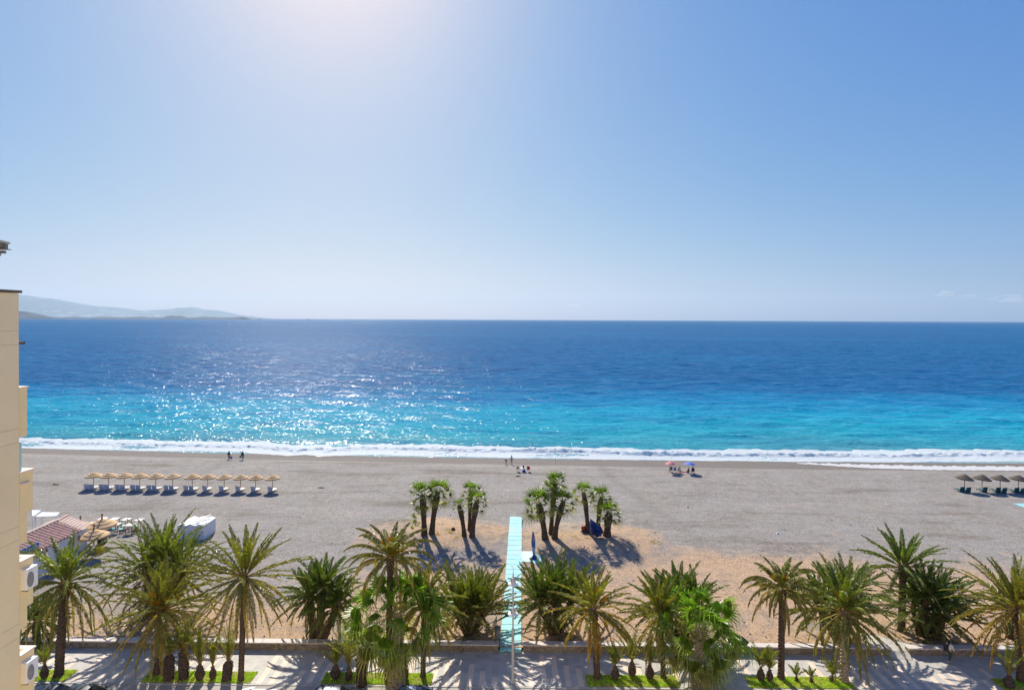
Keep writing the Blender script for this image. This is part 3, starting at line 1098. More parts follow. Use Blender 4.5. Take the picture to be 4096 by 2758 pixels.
# fan palms on the mounds
beach_fan('twin-stemmed fan palm with low side shoots, at the end of its mound', (1697, 2138), (1690, 1960), 66, 27, 28, GD, low=[(1678, 2050, 36), (1665, 2098, 26)])
beach_fan('fan palm with an orange patch under its crown, leaning on its neighbour', (1727, 2132), (1752, 1948), 66, 26, 28, GD)
beach_fan('shortest fan palm of the mound, alone with a small bright crown', (1857, 2141), (1836, 2010), 34, 21, 15, GD)
beach_fan('fan palm half hidden behind a thicker trunk on the mound by the boardwalk', (1878, 2118), (1883, 1950), 48, 18, 24, GD)
beach_fan('fan palm with the widest crown of the pair near the boardwalk', (1888, 2145), (1909, 1985), 54, 25, 24, GD)
beach_fan('fan palm with a thick bent trunk close to the blue sail banner', (2180, 2154), (2153, 1990), 76, 29, 28, GD, low=[(2142, 2068, 20)])
beach_fan('tallest fan palm of its mound, with a high narrow crown', (2204, 2134), (2220, 1916), 60, 22, 30, GD, low=[(2205, 1960, 50)])
beach_fan('fan palm with a shaggy trunk bending away from the tallest one', (2218, 2152), (2253, 1990), 62, 25, 26, GD)
beach_fan('slender fan palm growing right behind the blue tarpaulin', (2352, 2128), (2334, 1955), 54, 21, 22, GD)
beach_fan('fan palm with a two-tiered crown behind the short stout one', (2391, 2117), (2405, 1972), 60, 22, 28, GD)
beach_fan('short stout fan palm with a bulging shaggy trunk', (2428, 2142), (2436, 2034), 60, 34, 26, GD)

# ---------------------------------------------------------------- surf


def make_foam():
    fx = [100, 300, 600, 860, 915, 985, 1010, 1055, 1085, 1110, 1150, 1185, 1220, 1255, 1275, 1300, 1350, 1430, 1560, 1900, 2190, 2300, 2580, 2800, 3000, 3400, 3700, 3950, 4096]
    fy = [1793, 1797, 1803, 1806, 1807, 1808, 1813, 1818, 1822, 1822, 1830, 1824, 1820, 1823, 1833, 1828, 1824, 1820, 1821, 1828, 1833, 1835, 1841, 1843, 1845, 1848, 1848, 1845, 1846]
    P = [at_z(a, b, SEA_Z) for a, b in zip(fx, fy)]
    ex, ey = np.array([p.x for p in P]), np.array([p.y for p in P])
    xs = np.arange(-150, 150, 0.30)
    ds = np.concatenate([np.arange(0, 4, 0.3), np.arange(4, 14, 0.22)])
    X, D = np.meshgrid(xs, ds, indexing='xy')
    poly = 125.0 - 0.0375 * X + 0.00024 * X * X
    off = np.interp(X, ex, ey - np.interp(ex, ex, 125.0 - 0.0375 * ex + 0.00024 * ex * ex))
    rag = smooth_noise(X, 5, (3.1, 1.3, 0.55), (0.25, 0.14, 0.07))
    Y = poly + off + rag * np.clip(1 - D / 3, 0, 1) + D
    dsea = Y - poly
    crest = 5.6 + smooth_noise(X, 8, (21, 8.0, 2.9), (0.5, 0.35, 0.2))
    hgt = np.interp(X, [-120, -70, -45, -20, -8, 20, 40, 70, 110], [0.12, 0.14, 0.16, 0.25, 0.42, 0.6, 0.55, 0.35, 0.25])
    hgt = hgt * (0.8 + 0.35 * np.sin(X / 4.3 + 0.7 * np.sin(X / 1.9)))
    q = (D - crest)
    prof = np.where(q < 0, np.exp(-(q / 0.85) ** 2), np.exp(-(q / 1.7) ** 2))
    lump = np.zeros_like(X)
    r = np.random.default_rng(4)
    for k in range(26):
        l = math.exp(r.uniform(math.log(0.5), math.log(2.4)))
        th = r.uniform(0, 6.28)
        lump += l * 0.05 * np.sin((math.cos(th) * X + math.sin(th) * D * 1.2) * 6.28 / l + r.uniform(0, 6.28))
    Z = np.maximum(SEA_Z + 0.0 * X, -2.0 + 0.105 * (poly - Y)) + 0.05 + 0.16 * np.clip((D - 4) / 3, 0, 1)
    Z = Z + hgt * prof + lump * (0.06 + 0.40 * prof)
    width = np.interp(X, [-120, -60, -40, -10, 30, 110], [11.2, 11.2, 11.4, 11.6, 11.4, 11.8]) + smooth_noise(X, 21, (6, 2.2, 0.9, 0.5), (0.5, 0.5, 0.35, 0.25))
    Z = np.where(D > width - 1.2, Z - np.clip((D - width + 1.2) / 1.2, 0, 1) * 0.25, Z)
    keep = (D < width)
    ny, nx = X.shape
    i = np.arange(ny - 1)[:, None] * nx + np.arange(nx - 1)[None, :]
    Fq = np.stack([i, i + 1, i + nx + 1, i + nx], -1)
    Fq = Fq[keep[:-1, :-1]].reshape(-1, 4)
    m, nt, b = new_mat('sea_foam')
    n = tex_noise(nt, 1.5, 6, 0.7, scaled(nt, coords(nt), (0.6, 1.0, 1.0)))
    n2 = tex_noise(nt, 0.5, 4, 0.6, scaled(nt, coords(nt), (0.35, 1.0, 1.0)))
    f = math_n(nt, 'ADD', math_n(nt, 'MULTIPLY', n.outputs[0], 0.5), math_n(nt, 'MULTIPLY', n2.outputs[0], 0.5))
    nt.links.new(ramp(nt, f, [(0.30, (0.80, 0.86, 0.88)), (0.40, (0.92, 0.93, 0.93)), (0.6, (0.93, 0.93, 0.93))]), b.inputs['Base Color'])
    tr = nt.nodes.new('ShaderNodeBsdfTranslucent')
    tr.inputs[0].default_value = (0.92, 0.94, 0.95, 1)
    mx = nt.nodes.new('ShaderNodeMixShader')
    mx.inputs[0].default_value = 0.5
    nt.links.new(b.outputs[0], mx.inputs[1])
    nt.links.new(tr.outputs[0], mx.inputs[2])
    nt.links.new(mx.outputs[0], nt.nodes['Material Output'].inputs[0])
    b.inputs['Roughness'].default_value = 0.8
    bump(nt, b, n.outputs[0], 0.5, 0.15)
    o = mesh_np('surf_foam', np.stack([X, Y, Z], -1).reshape(-1, 3), Fq, m)
    tag(o, 'long white line of breaking surf along the water edge', 'surf', kind='stuff')
    # thin second run of foam left high on the wet gravel
    for name, px0, px1, yb, yf in (('swash_foam', 3190, 4300, [1850, 1858, 1864, 1865, 1868], [1854, 1872, 1880, 1882, 1884]),):
        pxs = np.linspace(px0, px1, 140)
        kx = np.linspace(px0, px1, 5)
        vs, fs = [], []
        for k, a in enumerate(pxs):
            jb = 1.5 * math.sin(k * 0.7) + 1.2 * math.sin(k * 1.9)
            for t in range(4):
                yy = np.interp(a, kx, yb) * (1 - t / 3) + np.interp(a, kx, yf) * t / 3 + (jb if t == 0 else 0.5 * jb * math.sin(k * .4) if t == 3 else 0)
                p = ground(a, yy)
                vs.append((p.x, p.y, beach_z(p.x, p.y) + 0.06))
            if k:
                for t in range(3):
                    c = (k - 1) * 4 + t
                    fs.append((c, c + 1, c + 5, c + 4))
        mb = MB()
        mb.add(vs, fs)
        tag(mb.build(name, m, smooth=True), 'thin strip of foam stranded on the dark wet gravel', 'surf', kind='stuff')


make_foam()

# ---------------------------------------------------------------- promenade
CREAM, PGREY = (0.74, 0.60, 0.47, 1), (0.47, 0.445, 0.405, 1)


def make_paving():
    m, nt, b = new_mat('striped_paving')
    pos = position(nt)
    sx = nt.nodes.new('ShaderNodeSeparateXYZ')
    nt.links.new(pos, sx.inputs[0])
    u = math_n(nt, 'MULTIPLY', sx.outputs[0], 1 / 0.92)
    cell = math_n(nt, 'FLOOR', u)
    fr = math_n(nt, 'FRACT', u)
    wn = nt.nodes.new('ShaderNodeTexWhiteNoise')
    wn.noise_dimensions = '1D'
    nt.links.new(cell, wn.inputs['W'])
    sep = nt.nodes.new('ShaderNodeSeparateColor')
    nt.links.new(wn.outputs['Color'], sep.inputs[0])
    y0 = math_n(nt, 'ADD', 42.6, math_n(nt, 'MULTIPLY', sep.outputs[0], 2.4))
    y1 = math_n(nt, 'ADD', y0, math_n(nt, 'ADD', 1.2, math_n(nt, 'MULTIPLY', sep.outputs[1], 3.8)))
    ins = math_n(nt, 'MULTIPLY', math_n(nt, 'GREATER_THAN', sx.outputs[1], y0), math_n(nt, 'LESS_THAN', sx.outputs[1], y1))
    st = math_n(nt, 'MULTIPLY', math_n(nt, 'LESS_THAN', fr, 0.47), ins)
    # joints of the slabs
    jx = math_n(nt, 'LESS_THAN', math_n(nt, 'FRACT', math_n(nt, 'MULTIPLY', sx.outputs[0], 2 / 0.92)), 0.035)
    jy = math_n(nt, 'LESS_THAN', math_n(nt, 'FRACT', math_n(nt, 'MULTIPLY', sx.outputs[1], 2.1)), 0.03)
    jn = math_n(nt, 'MAXIMUM', jx, jy)
    n = tex_noise(nt, 1.1, 5, 0.6, pos)
    wn2 = nt.nodes.new('ShaderNodeTexWhiteNoise')
    wn2.noise_dimensions = '2D'
    fl = nt.nodes.new('ShaderNodeVectorMath')
    fl.operation = 'FLOOR'
    nt.links.new(scaled(nt, pos, (2 / 0.92, 2.1, 1)), fl.inputs[0])
    nt.links.new(fl.outputs[0], wn2.inputs['Vector'])
    c = mix(nt, PGREY, CREAM, st)
    c = mix(nt, c, ramp(nt, wn2.outputs[0], [(0, (0.9, 0.9, 0.9)), (1, (1.07, 1.07, 1.07))]), 1.0, 'MULTIPLY')
    c = mix(nt, c, ramp(nt, n.outputs[0], [(0.3, (0.86, 0.85, 0.84)), (0.7, (1.06, 1.06, 1.05))]), 1.0, 'MULTIPLY')
    c = mix(nt, c, (0.30, 0.28, 0.25, 1), math_n(nt, 'MULTIPLY', jn, 0.35))
    nt.links.new(c, b.inputs['Base Color'])
    b.inputs['Roughness'].default_value = 0.75
    beds = [(-46, -33.55), (-27.9, -19.7), (-14.5, -6.27), (5.22, 12.08), (17.27, 25.0), (35.83, 46)]
    xs = [-330] + [q for bd in beds for q in bd] + [330]
    mb = MB()
    mb.add([(-330, 45.48, 0), (330, 45.48, 0), (330, WALL_Y + 0.4, 0), (-330, WALL_Y + 0.4, 0)], [(0, 1, 2, 3)])
    for k in range(0, len(xs), 2):
        a, c_ = xs[k], xs[k + 1]
        mb.add([(a, 44.02, 0), (c_, 44.02, 0), (c_, 45.48, 0), (a, 45.48, 0)], [(0, 1, 2, 3)])
    tag(mb.build('promenade', m), kind='structure')
    # planting beds
    ms, nt, b = new_mat('bed_soil')
    n = tex_noise(nt, 1.3, 5, 0.65)
    nt.links.new(ramp(nt, n.outputs[0], [(0.35, (0.36, 0.26, 0.16)), (0.5, (0.26, 0.27, 0.07)), (0.65, (0.16, 0.27, 0.03))]), b.inputs['Base Color'])
    b.inputs['Roughness'].default_value = 0.95
    bump(nt, b, tex_noise(nt, 14, 4).outputs[0], 0.7, 0.05)
    mb = MB()
    rb = random.Random(5)
    for a, c_ in beds:
        mb.box(((a + c_) / 2, 44.75, -0.06), (c_ - a - 0.01, 1.45, 0.16))
    tag(mb.build('planting_bed', ms), kind='structure')
    V, T, Cc = [], [], []
    r = np.random.default_rng(9)
    nv = 0
    for a, c_ in beds:
        cnt = int((c_ - a) * 1.45 * 900)
        x = r.uniform(a + 0.02, c_ - 0.02, cnt)
        y = r.uniform(44.05, 45.46, cnt)
        dens = 0.55 + 0.45 * np.sin(x * 1.7 + a) * np.sin(y * 3.1 + x * 0.6) + r.normal(0, 0.3, cnt)
        k = dens > 0.28
        x, y, dens = x[k], y[k], dens[k]
        cnt = len(x)
        hh = r.uniform(0.04, 0.13, cnt)
        an = r.uniform(0, 6.28, cnt)
        le = r.uniform(0, 6.28, cnt)
        w_ = r.uniform(0.012, 0.022, cnt)
        p = np.stack([x, y, np.full(cnt, 0.02)], -1)
        sd = np.stack([np.cos(an), np.sin(an), np.zeros(cnt)], -1) * w_[:, None]
        tp = p + np.stack([np.cos(le) * hh * 0.6, np.sin(le) * hh * 0.6, hh], -1)
        V.append(np.stack([p - sd, p + sd, tp], 1).reshape(-1, 3))
        g = np.clip(dens, 0, 1)[:, None]
        cc = np.array([[0.32, 0.30, 0.08]]) * (1 - g) + np.array([[0.17, 0.34, 0.02]]) * g
        Cc.append(np.repeat(cc * r.uniform(0.75, 1.25, (cnt, 1)), 3, 0))
        q = nv + np.arange(cnt) * 3
        T.append(np.stack([q, q + 1, q + 2], -1))
        nv += cnt * 3
    gm = leaf_mat('grass_blade', 0.6, 0.35, (1.3, 1.4, 0.5))
    o = finish_leaf('grass', np.concatenate(V), np.concatenate(T), np.concatenate(Cc), gm, None)
    tag(o, 'bright green patchy grass in the beds under the promenade palms', 'grass', kind='stuff')


make_paving()
KERB = plain('kerb_concrete', (0.45, 0.42, 0.37), 0.85, 0.12, 3, 0.3)
mb = MB()
for k in range(-110, 110):
    mb.bbox((k * 3.0 + 1.5, 43.91, -0.065), (2.985, 0.20, 0.142), 0.012)
tag(mb.build('kerb', KERB), kind='structure')
ROAD = plain('road_surface', (0.36, 0.335, 0.295), 0.9, 0.1, 0.8, 0.25)
mb = MB()
mb.add([(-330, 2.0, -0.03), (330, 2.0, -0.03), (330, 43.98, -0.03), (-330, 43.98, -0.03)], [(0, 1, 2, 3)])
tag(mb.build('road', ROAD), kind='structure')
PAINT = plain('road_paint', (0.75, 0.74, 0.70), 0.7, 0.1, 9)
mb = MB()
p = at_z(1003, 2747, -0.03)
zz = -0.025
mb.add([(p.x, p.y - 0.28, zz), (p.x + 2.0, p.y - 0.28, zz), (p.x + 2.0, p.y - 0.16, zz), (p.x, p.y - 0.16, zz)], [(0, 1, 2, 3)])
mb.add([(p.x - 0.9, p.y - 0.42, zz), (p.x, p.y - 0.42, zz), (p.x + 0.35, p.y + 0.08, zz), (p.x + 0.05, p.y + 0.08, zz)], [(0, 1, 2, 3)])
for k in (-26, -9, 8, 25):
    mb.add([(k, 41.0, zz), (k + 2.2, 41.0, zz), (k + 2.2, 41.12, zz), (k, 41.12, zz)], [(0, 1, 2, 3)])
tag(mb.build('road_markings', PAINT), kind='structure')
mb = MB()
mb.box((0, 1.0, -0.2), (660, 2.2, 0.3))
tag(mb.build('pavement', KERB), kind='structure')

# low stone walls between promenade and beach


def stone_mat():
    m, nt, b = new_mat('rubble_stone')
    v = nt.nodes.new('ShaderNodeTexVoronoi')
    v.inputs['Scale'].default_value = 4.2
    v.distance = 'EUCLIDEAN'
    vec = scaled(nt, coords(nt), (0.85, 1, 1.25))
    nt.links.new(vec, v.inputs['Vector'])
    v2 = nt.nodes.new('ShaderNodeTexVoronoi')
    v2.feature = 'DISTANCE_TO_EDGE'
    v2.inputs['Scale'].default_value = 4.2
    nt.links.new(vec, v2.inputs['Vector'])
    sep = nt.nodes.new('ShaderNodeSeparateColor')
    nt.links.new(v.outputs['Color'], sep.inputs[0])
    c = ramp(nt, sep.outputs[0], [(0.0, (0.19, 0.15, 0.115)), (0.4, (0.27, 0.21, 0.155)), (0.7, (0.34, 0.28, 0.21)), (1.0, (0.22, 0.20, 0.19))])
    n = tex_noise(nt, 9, 5, 0.65)
    c = mix(nt, c, ramp(nt, n.outputs[0], [(0.3, (0.75, 0.75, 0.75)), (0.7, (1.15, 1.15, 1.15))]), 1.0, 'MULTIPLY')
    c = mix(nt, c, (0.11, 0.09, 0.07, 1), ramp(nt, v2.outputs[0], [(0.0, (0.8, 0.8, 0.8)), (0.06, (0, 0, 0))]))
    nt.links.new(c, b.inputs['Base Color'])
    b.inputs['Roughness'].default_value = 0.9
    bump(nt, b, v2.outputs[0], 0.6, 0.06)
    return m


STONE = stone_mat()
COPE = plain('coping_stone', (0.60, 0.53, 0.48), 0.8, 0.1, 2.2, 0.15)


def stone_wall(label, x0, x1):
    t = thing('stone_wall', label, 'low wall', ((x0 + x1) / 2, WALL_Y, 0), 0, 'low stone walls along the promenade')
    hl = (x1 - x0) / 2
    mb = MB()
    mb.bbox((0, 0.31, 0.2), (hl * 2 - 0.06, 0.54, 0.6), 0.04)
    mb.build('masonry', STONE, t)
    mb = MB()
    n = max(1, int(hl * 2 / 1.2))
    r = random.Random(int(x0))
    for k in range(n):
        a = -hl + k * hl * 2 / n
        mb.bbox((a + hl / n, 0.31 + r.uniform(-.006, .006), 0.555 + r.uniform(-.004, .004)), (hl * 2 / n - 0.012, 0.64, 0.10), 0.015)
    mb.build('coping', COPE, t)


stone_wall('low stone wall with pale coping, long run that ends at the blue boardwalk by the litter bin', -120, -1.42)
stone_wall('low stone wall with pale coping between the blue boardwalk and the concrete ramp', 0.52, at_z(3566, 2620, 0).x)
stone_wall('low stone wall with a slanting end, behind the walking person', at_z(3640, 2625, 0).x, 130)

# concrete ramp through the gap
mb = MB()
q = [at_z(3566, 2630, 0.012), at_z(3650, 2640, 0.012), ground(3640, 2575), ground(3590, 2560), ground(3480, 2535), ground(3430, 2540)]
pts = [(p.x, p.y, (0.008 if i < 2 else beach_z(p.x, p.y) + 0.03)) for i, p in enumerate(q)]
lip = [(p_[0] + (q_[0] - p_[0]) * 0.3, 48.80, 0.245) for p_, q_ in ((pts[0], pts[5]), (pts[1], pts[2]))]
mb.add(pts[:2] + lip[::-1], [(0, 1, 2, 3)])
mb.add(lip + pts[2:], [(0, 1, 2, 3), (0, 3, 4, 5)])
tag(mb.build('path', KERB), kind='structure')

# ---------------------------------------------------------------- boardwalk
AQUA = plain('aqua_slab', (0.25, 0.58, 0.61), 0.7, 0.07, 2.4, 0.1)
_nt = AQUA.node_tree
_b = _nt.nodes['Principled BSDF']
_c = _b.inputs['Base Color'].links[0].from_socket
_n = tex_noise(_nt, 1.1, 6, 0.75)
_n2 = tex_noise(_nt, 0.35, 4, 0.6)
_f = math_n(_nt, 'ADD', math_n(_nt, 'MULTIPLY', _n.outputs[0], 0.6), math_n(_nt, 'MULTIPLY', _n2.outputs[0], 0.4))
_nt.links.new(mix(_nt, _c, (0.42, 0.40, 0.33, 1), ramp(_nt, _f, [(0.50, (0, 0, 0)), (0.62, (0.75, 0.75, 0.75))])), _b.inputs['Base Color'])
AQUA2 = plain('aqua_slab_worn', (0.52, 0.68, 0.66), 0.75, 0.1, 3.0, 0.1)


def wavy_slab(mb, x0, x1, y0, y1, gz, th=0.07):
    n = 12
    def edge(y):
        o = []
        for k in range(n + 1):
            t = k / n
            w_ = 0.055 * (1 if (0.18 < t < 0.42) else (-1 if 0.6 < t < 0.85 else 0))
            o.append((x0 + (x1 - x0) * t, y + w_))
        return o
    a, b = edge(y0), edge(y1)
    top = [(p[0], p[1], gz(p[0], p[1]) + th) for p in a + b]
    bot = [(p[0], p[1], gz(p[0], p[1]) - 0.05) for p in a + b]
    m = n + 1
    fs = [(k, k + 1, k + 1 + m, k + m) for k in range(n)]
    N = 2 * m
    fs += [(k, k + N, k + 1 + N, k + 1) for k in range(n)] + [(k + m, k + m + 1, k + m + 1 + N, k + m + N) for k in range(n)]
    fs += [(0, m, m + N, N), (n, n + N, n + m + N, n + m)]
    mb.add(top + bot, fs)


mb = MB()
yb = 48.42
ye = ground(2060, 2074).y
nsl = 25
xl0, xr0 = at_z(1999, 2605, 0).x, at_z(2085, 2605, 0).x
pl, pr = ground(2040, 2074).x, ground(2087, 2074).x
gz = lambda x, y: max(0.03, beach_z(x, y) + 0.02) if y > 48.9 else 0.01 + 0.23 * min(1, max(0, (y - 48.3) / 0.5))
for k in range(nsl):
    a, b_ = yb + (ye - yb) * k / nsl, yb + (ye - yb) * (k + 1) / nsl
    t = (k + 0.5) / nsl
    wavy_slab(mb, xl0 * (1 - t) + pl * t, xr0 * (1 - t) + pr * t, a + 0.04, b_ - 0.04, gz)
tag(mb.build('boardwalk', AQUA), kind='structure')


def mat_slab(label, px, w_, d_, m, nm='beach_mat', grp=None):
    c = ground(*px)
    mb = MB()
    wavy_slab(mb, c.x - w_ / 2, c.x + w_ / 2, c.y - d_ / 2, c.y + d_ / 2, beach_z, 0.06)
    o = mb.build(nm, m)
    return tag(o, label, 'mat', grp)


mat_slab('worn pale square platform joined to the side of the blue boardwalk', (2107, 2227), 1.85, 2.7, AQUA2, 'platform')
mat_slab('small aqua slab under the blue sail banner', (2148, 2236), 1.2, 2.2, AQUA, 'platform')
mat_slab('aqua boardwalk corner at the edge of the picture, alone on the grey gravel', (4132, 2026), 3.4, 3.0, AQUA, 'platform')

# ---------------------------------------------------------------- street lamp
GALV = plain('lamp_grey', (0.50, 0.49, 0.47), 0.45, 0.06, 4, metallic=0.3)
WHITE = plain('white_paint', (0.80, 0.79, 0.77), 0.5, 0.04, 3)
g = ground(2051, 2729)
lamp = thing('street_lamp', 'white street lamp with two round shades, standing before the blue boardwalk', 'street lamp', g)
mb = MB()
mb.lathe([(0.16, 0), (0.16, 0.06), (0.12, 0.1), (0.105, 0.5), (0.10, 3.9), (0.095, 4.05), (0.06, 4.08)], n=16)
mb.build('lower_post', GALV, lamp, smooth=False)
mb = MB()
mb.lathe([(0.055, 4.05), (0.055, 8.0), (0.03, 8.1), (0.006, 8.7)], n=12)
mb.build('upper_post', GALV, lamp, smooth=True)
for zz in (7.42, 5.18):
    mb = MB()
    mb.lathe([(0.02, zz + 0.42), (0.10, zz + 0.40), (0.15, zz + 0.28), (0.18, zz + 0.10), (0.22, zz + 0.04), (0.39, zz), (0.40, zz - 0.03), (0.30, zz - 0.02), (0.0, zz - 0.01)], c=(0, -0.02, 0), n=24)
    o = mb.build('lamp_shade', WHITE, lamp, smooth=True)
    mb = MB()
    mb.lathe([(0.115, zz + 0.41), (0.165, zz + 0.29), (0.19, zz + 0.11), (0.2, zz + 0.06)], c=(0, -0.02, 0), n=20)
    mb.build('housing', GALV, o, smooth=True)
    mb = MB()
    mb.tube([(0, -0.06, zz - 0.3), (0, 0.0, zz - 0.12), (0, 0, zz)], 0.05, 8)
    mb.build('bracket', GALV, o)

# ---------------------------------------------------------------- litter bin
BINM = plain('bin_grey', (0.20, 0.215, 0.23), 0.5, 0.12, 5)
BIND = plain('bin_lid_blue', (0.09, 0.13, 0.19), 0.45, 0.1, 5)
g = ground(1990, 2556)
t = thing('litter_bin', 'grey litter bin with a dark lid standing on the sand by the boardwalk', 'litter bin', g)
MB().lathe([(0.17, -0.05), (0.20, 0.05), (0.235, 0.85), (0.25, 0.87), (0.25, 0.92), (0.22, 0.92), (0.2, 0.1)], n=18).build('bin_body', BINM, t, smooth=False)
MB().lathe([(0.26, 0.95), (0.27, 1.0), (0.2, 1.1), (0.01, 1.14)], n=18).build('lid', BIND, t)
MB().box((-0.22, 0.1, 0.5), (0.05, 0.05, 1.15)).box((0.22, 0.1, 0.5), (0.05, 0.05, 1.15)).build('bin_frame', BINM, t)

# ---------------------------------------------------------------- cars
GLASS = plain('car_glass', (0.015, 0.02, 0.025), 0.06, 0.05, 2)
TYRE = plain('tyre_rubber', (0.02, 0.02, 0.02), 0.8, 0.1, 8)
RIM = plain('wheel_rim', (0.45, 0.45, 0.46), 0.3, 0.1, 8, metallic=0.8)
LENS = plain('lamp_lens', (0.75, 0.75, 0.72), 0.15, 0.05, 8)
REDL = plain('tail_lens', (0.4, 0.02, 0.02), 0.2, 0.05, 8)


def car_paint(name, col):
    m = plain(name, col, 0.28, 0.05, 1.5, metallic=0.35)
    b = m.node_tree.nodes['Principled BSDF']
    b.inputs['Coat Weight'].default_value = 0.8
    b.inputs['Coat Roughness'].default_value = 0.06
    return m


def car(label, col, px_center, top_py, rails=False, length=4.15, hgt=1.46):
    y = (H + 0.03 - hgt) * F / (top_py - CY + 102) * 0.995 - 0.62
    x = at_z(px_center, 2800, hgt).x
    x = at_y(px_center, top_py, y).x
    t = thing('parked_car', label, 'car', (x, y, -0.03), 0, 'cars parked along the road')
    pm = car_paint('paint_' + label.split()[0], col)
    hl = length / 2
    st = [(-hl, 0.45, 0.62, 0.70), (-hl + 0.12, 0.30, 0.86, 0.80), (-hl + 0.5, 0.22, 0.95, 0.86), (-hl + 1.0, 0.2, 1.0, 0.88), (0.3, 0.2, 1.0, 0.89), (hl - 1.1, 0.2, 0.94, 0.88), (hl - 0.45, 0.24, 0.84, 0.85), (hl - 0.08, 0.34, 0.70, 0.76), (hl, 0.45, 0.60, 0.68)]
    mb = MB()
    vs, fs = [], []
    for (xx, z0, z1, hw) in st:
        vs += [(xx, -hw * 0.92, z0), (xx, -hw, (z0 + z1) / 2), (xx, -hw * 0.97, z1 - 0.06), (xx, -hw * 0.88, z1), (xx, hw * 0.88, z1), (xx, hw * 0.97, z1 - 0.06), (xx, hw, (z0 + z1) / 2), (xx, hw * 0.92, z0)]
    for i in range(len(st) - 1):
        for k in range(8):
            a, b_ = i * 8 + k, i * 8 + (k + 1) % 8
            fs.append((a, b_, b_ + 8, a + 8))
    fs += [tuple(range(8)), tuple(range(len(vs) - 8, len(vs)))]
    mb.add(vs, fs)
    mb.build('body', pm, t, smooth=True)
    # cabin
    def ring(xx, z, hw):
        return [(xx, -hw, z), (xx, hw, z)]
    c0, c1, r0, r1 = -hl + 0.45, hl - 1.05, -hl + 0.95, hl - 1.85
    mb = MB()
    mb.add([(c0, -0.79, 0.95), (c1, -0.79, 0.95), (c1, 0.79, 0.95), (c0, 0.79, 0.95), (r0, -0.62, hgt - 0.06), (r1, -0.62, hgt - 0.06), (r1, 0.62, hgt - 0.06), (r0, 0.62, hgt - 0.06)],
           [(0, 1, 5, 4), (1, 2, 6, 5), (2, 3, 7, 6), (3, 0, 4, 7), (4, 5, 6, 7)])
    mb.build('window_glass', GLASS, t)
    mb = MB()
    nx_, ny_ = 10, 8
    vs, fs = [], []
    for i in range(nx_ + 1):
        for j in range(ny_ + 1):
            u, v = i / nx_ * 2 - 1, j / ny_ * 2 - 1
            xx = (r0 + r1) / 2 + u * (r1 - r0 + 0.16) / 2 * (1 - 0.05 * v * v)
            yy = v * 0.655 * (1 - 0.05 * u * u)
            vs.append((xx, yy, hgt - 0.055 * u * u - 0.065 * v ** 4 - 0.012 * v * v))
    for i in range(nx_):
        for j in range(ny_):
            a = i * (ny_ + 1) + j
            fs.append((a, a + 1, a + ny_ + 2, a + ny_ + 1))
    mb.add(vs, fs)
    mb.build('roof', pm, t, smooth=True)
    for sy in (-1, 1):
        MB().tube([(c0 + 0.02, sy * 0.79, 0.95), (r0, sy * 0.63, hgt - 0.07)], 0.045, 6).build('pillar', pm, t)
        MB().tube([(c1, sy * 0.79, 0.95), (r1, sy * 0.63, hgt - 0.07)], 0.04, 6).build('pillar', pm, t)
        MB().tube([((c0 + c1) / 2, sy * 0.8, 0.95), ((r0 + r1) / 2, sy * 0.645, hgt - 0.07)], 0.04, 6).build('pillar', pm, t)
    for sx_ in (-1, 1):
        for sy in (-1, 1):
            wx = sx_ * (hl - 0.82)
            o = MB().tube([(wx, sy * 0.66, 0.32), (wx, sy * 0.88, 0.32)], 0.32, 20).build('wheel', TYRE, t)
            MB().tube([(wx, sy * 0.87, 0.32), (wx, sy * 0.892, 0.32)], 0.2, 16).build('rim', RIM, o)
    for sy in (-1, 1):
        MB().bbox((hl - 0.12, sy * 0.55, 0.64), (0.2, 0.3, 0.14), 0.04).build('headlight', LENS, t)
        MB().bbox((-hl + 0.1, sy * 0.62, 0.74), (0.16, 0.16, 0.26), 0.03).build('tail_light', REDL, t)
        MB().bbox((c1 - 0.1, sy * 0.97, 1.0), (0.12, 0.16, 0.12), 0.03).build('mirror', pm, t)
    if rails:
        for sy in (-1, 1):
            MB().tube([(r0 + 0.1, sy * 0.56, hgt - 0.05), (r0 + 0.18, sy * 0.56, hgt + 0.05), (r1 - 0.2, sy * 0.56, hgt + 0.05), (r1 - 0.1, sy * 0.56, hgt - 0.05)], 0.02, 6).build('roof_rail', RIM, t)
    return t


car('dark navy parked car against the apartment building, only its roof in view', (0.012, 0.018, 0.05), 200, 2745)
car('black parked car with pale roof rails, two cars from the building', (0.012, 0.014, 0.022), 336, 2745, True)
car('midnight blue parked car in the shade of the stumpy young palms', (0.015, 0.022, 0.06), 1340, 2741)
car('silver blue parked car right beside the big fan palm trunk', (0.16, 0.24, 0.42), 1668, 2739)
car('bright blue parked car whose roof just shows by the second fan palm', (0.02, 0.12, 0.36), 2835, 2753)

# ---------------------------------------------------------------- apartment building
STUC = plain('stucco_beige', (0.83, 0.68, 0.43), 0.95, 0.07, 0.45, 0.2)
STUC2 = plain('stucco_warm', (0.88, 0.69, 0.37), 0.95, 0.04, 1.2, 0.2)
CAPM = plain('terracotta_coping', (0.74, 0.60, 0.53), 0.8, 0.08, 5)
DARKC = plain('dark_coping', (0.12, 0.09, 0.07), 0.8, 0.1, 5)
TGLASS = plain('green_glass', (0.42, 0.62, 0.55), 0.15, 0.05, 3)
XB = -13.57
bld = thing('apartment_building', 'beige apartment building with corner balconies and terracotta copings at the picture edge', 'building', (XB - 8, 8, 0))
ox, oy = XB - 8, 8.0


def L(x, y, z):
    return (x - ox, y - oy, z)


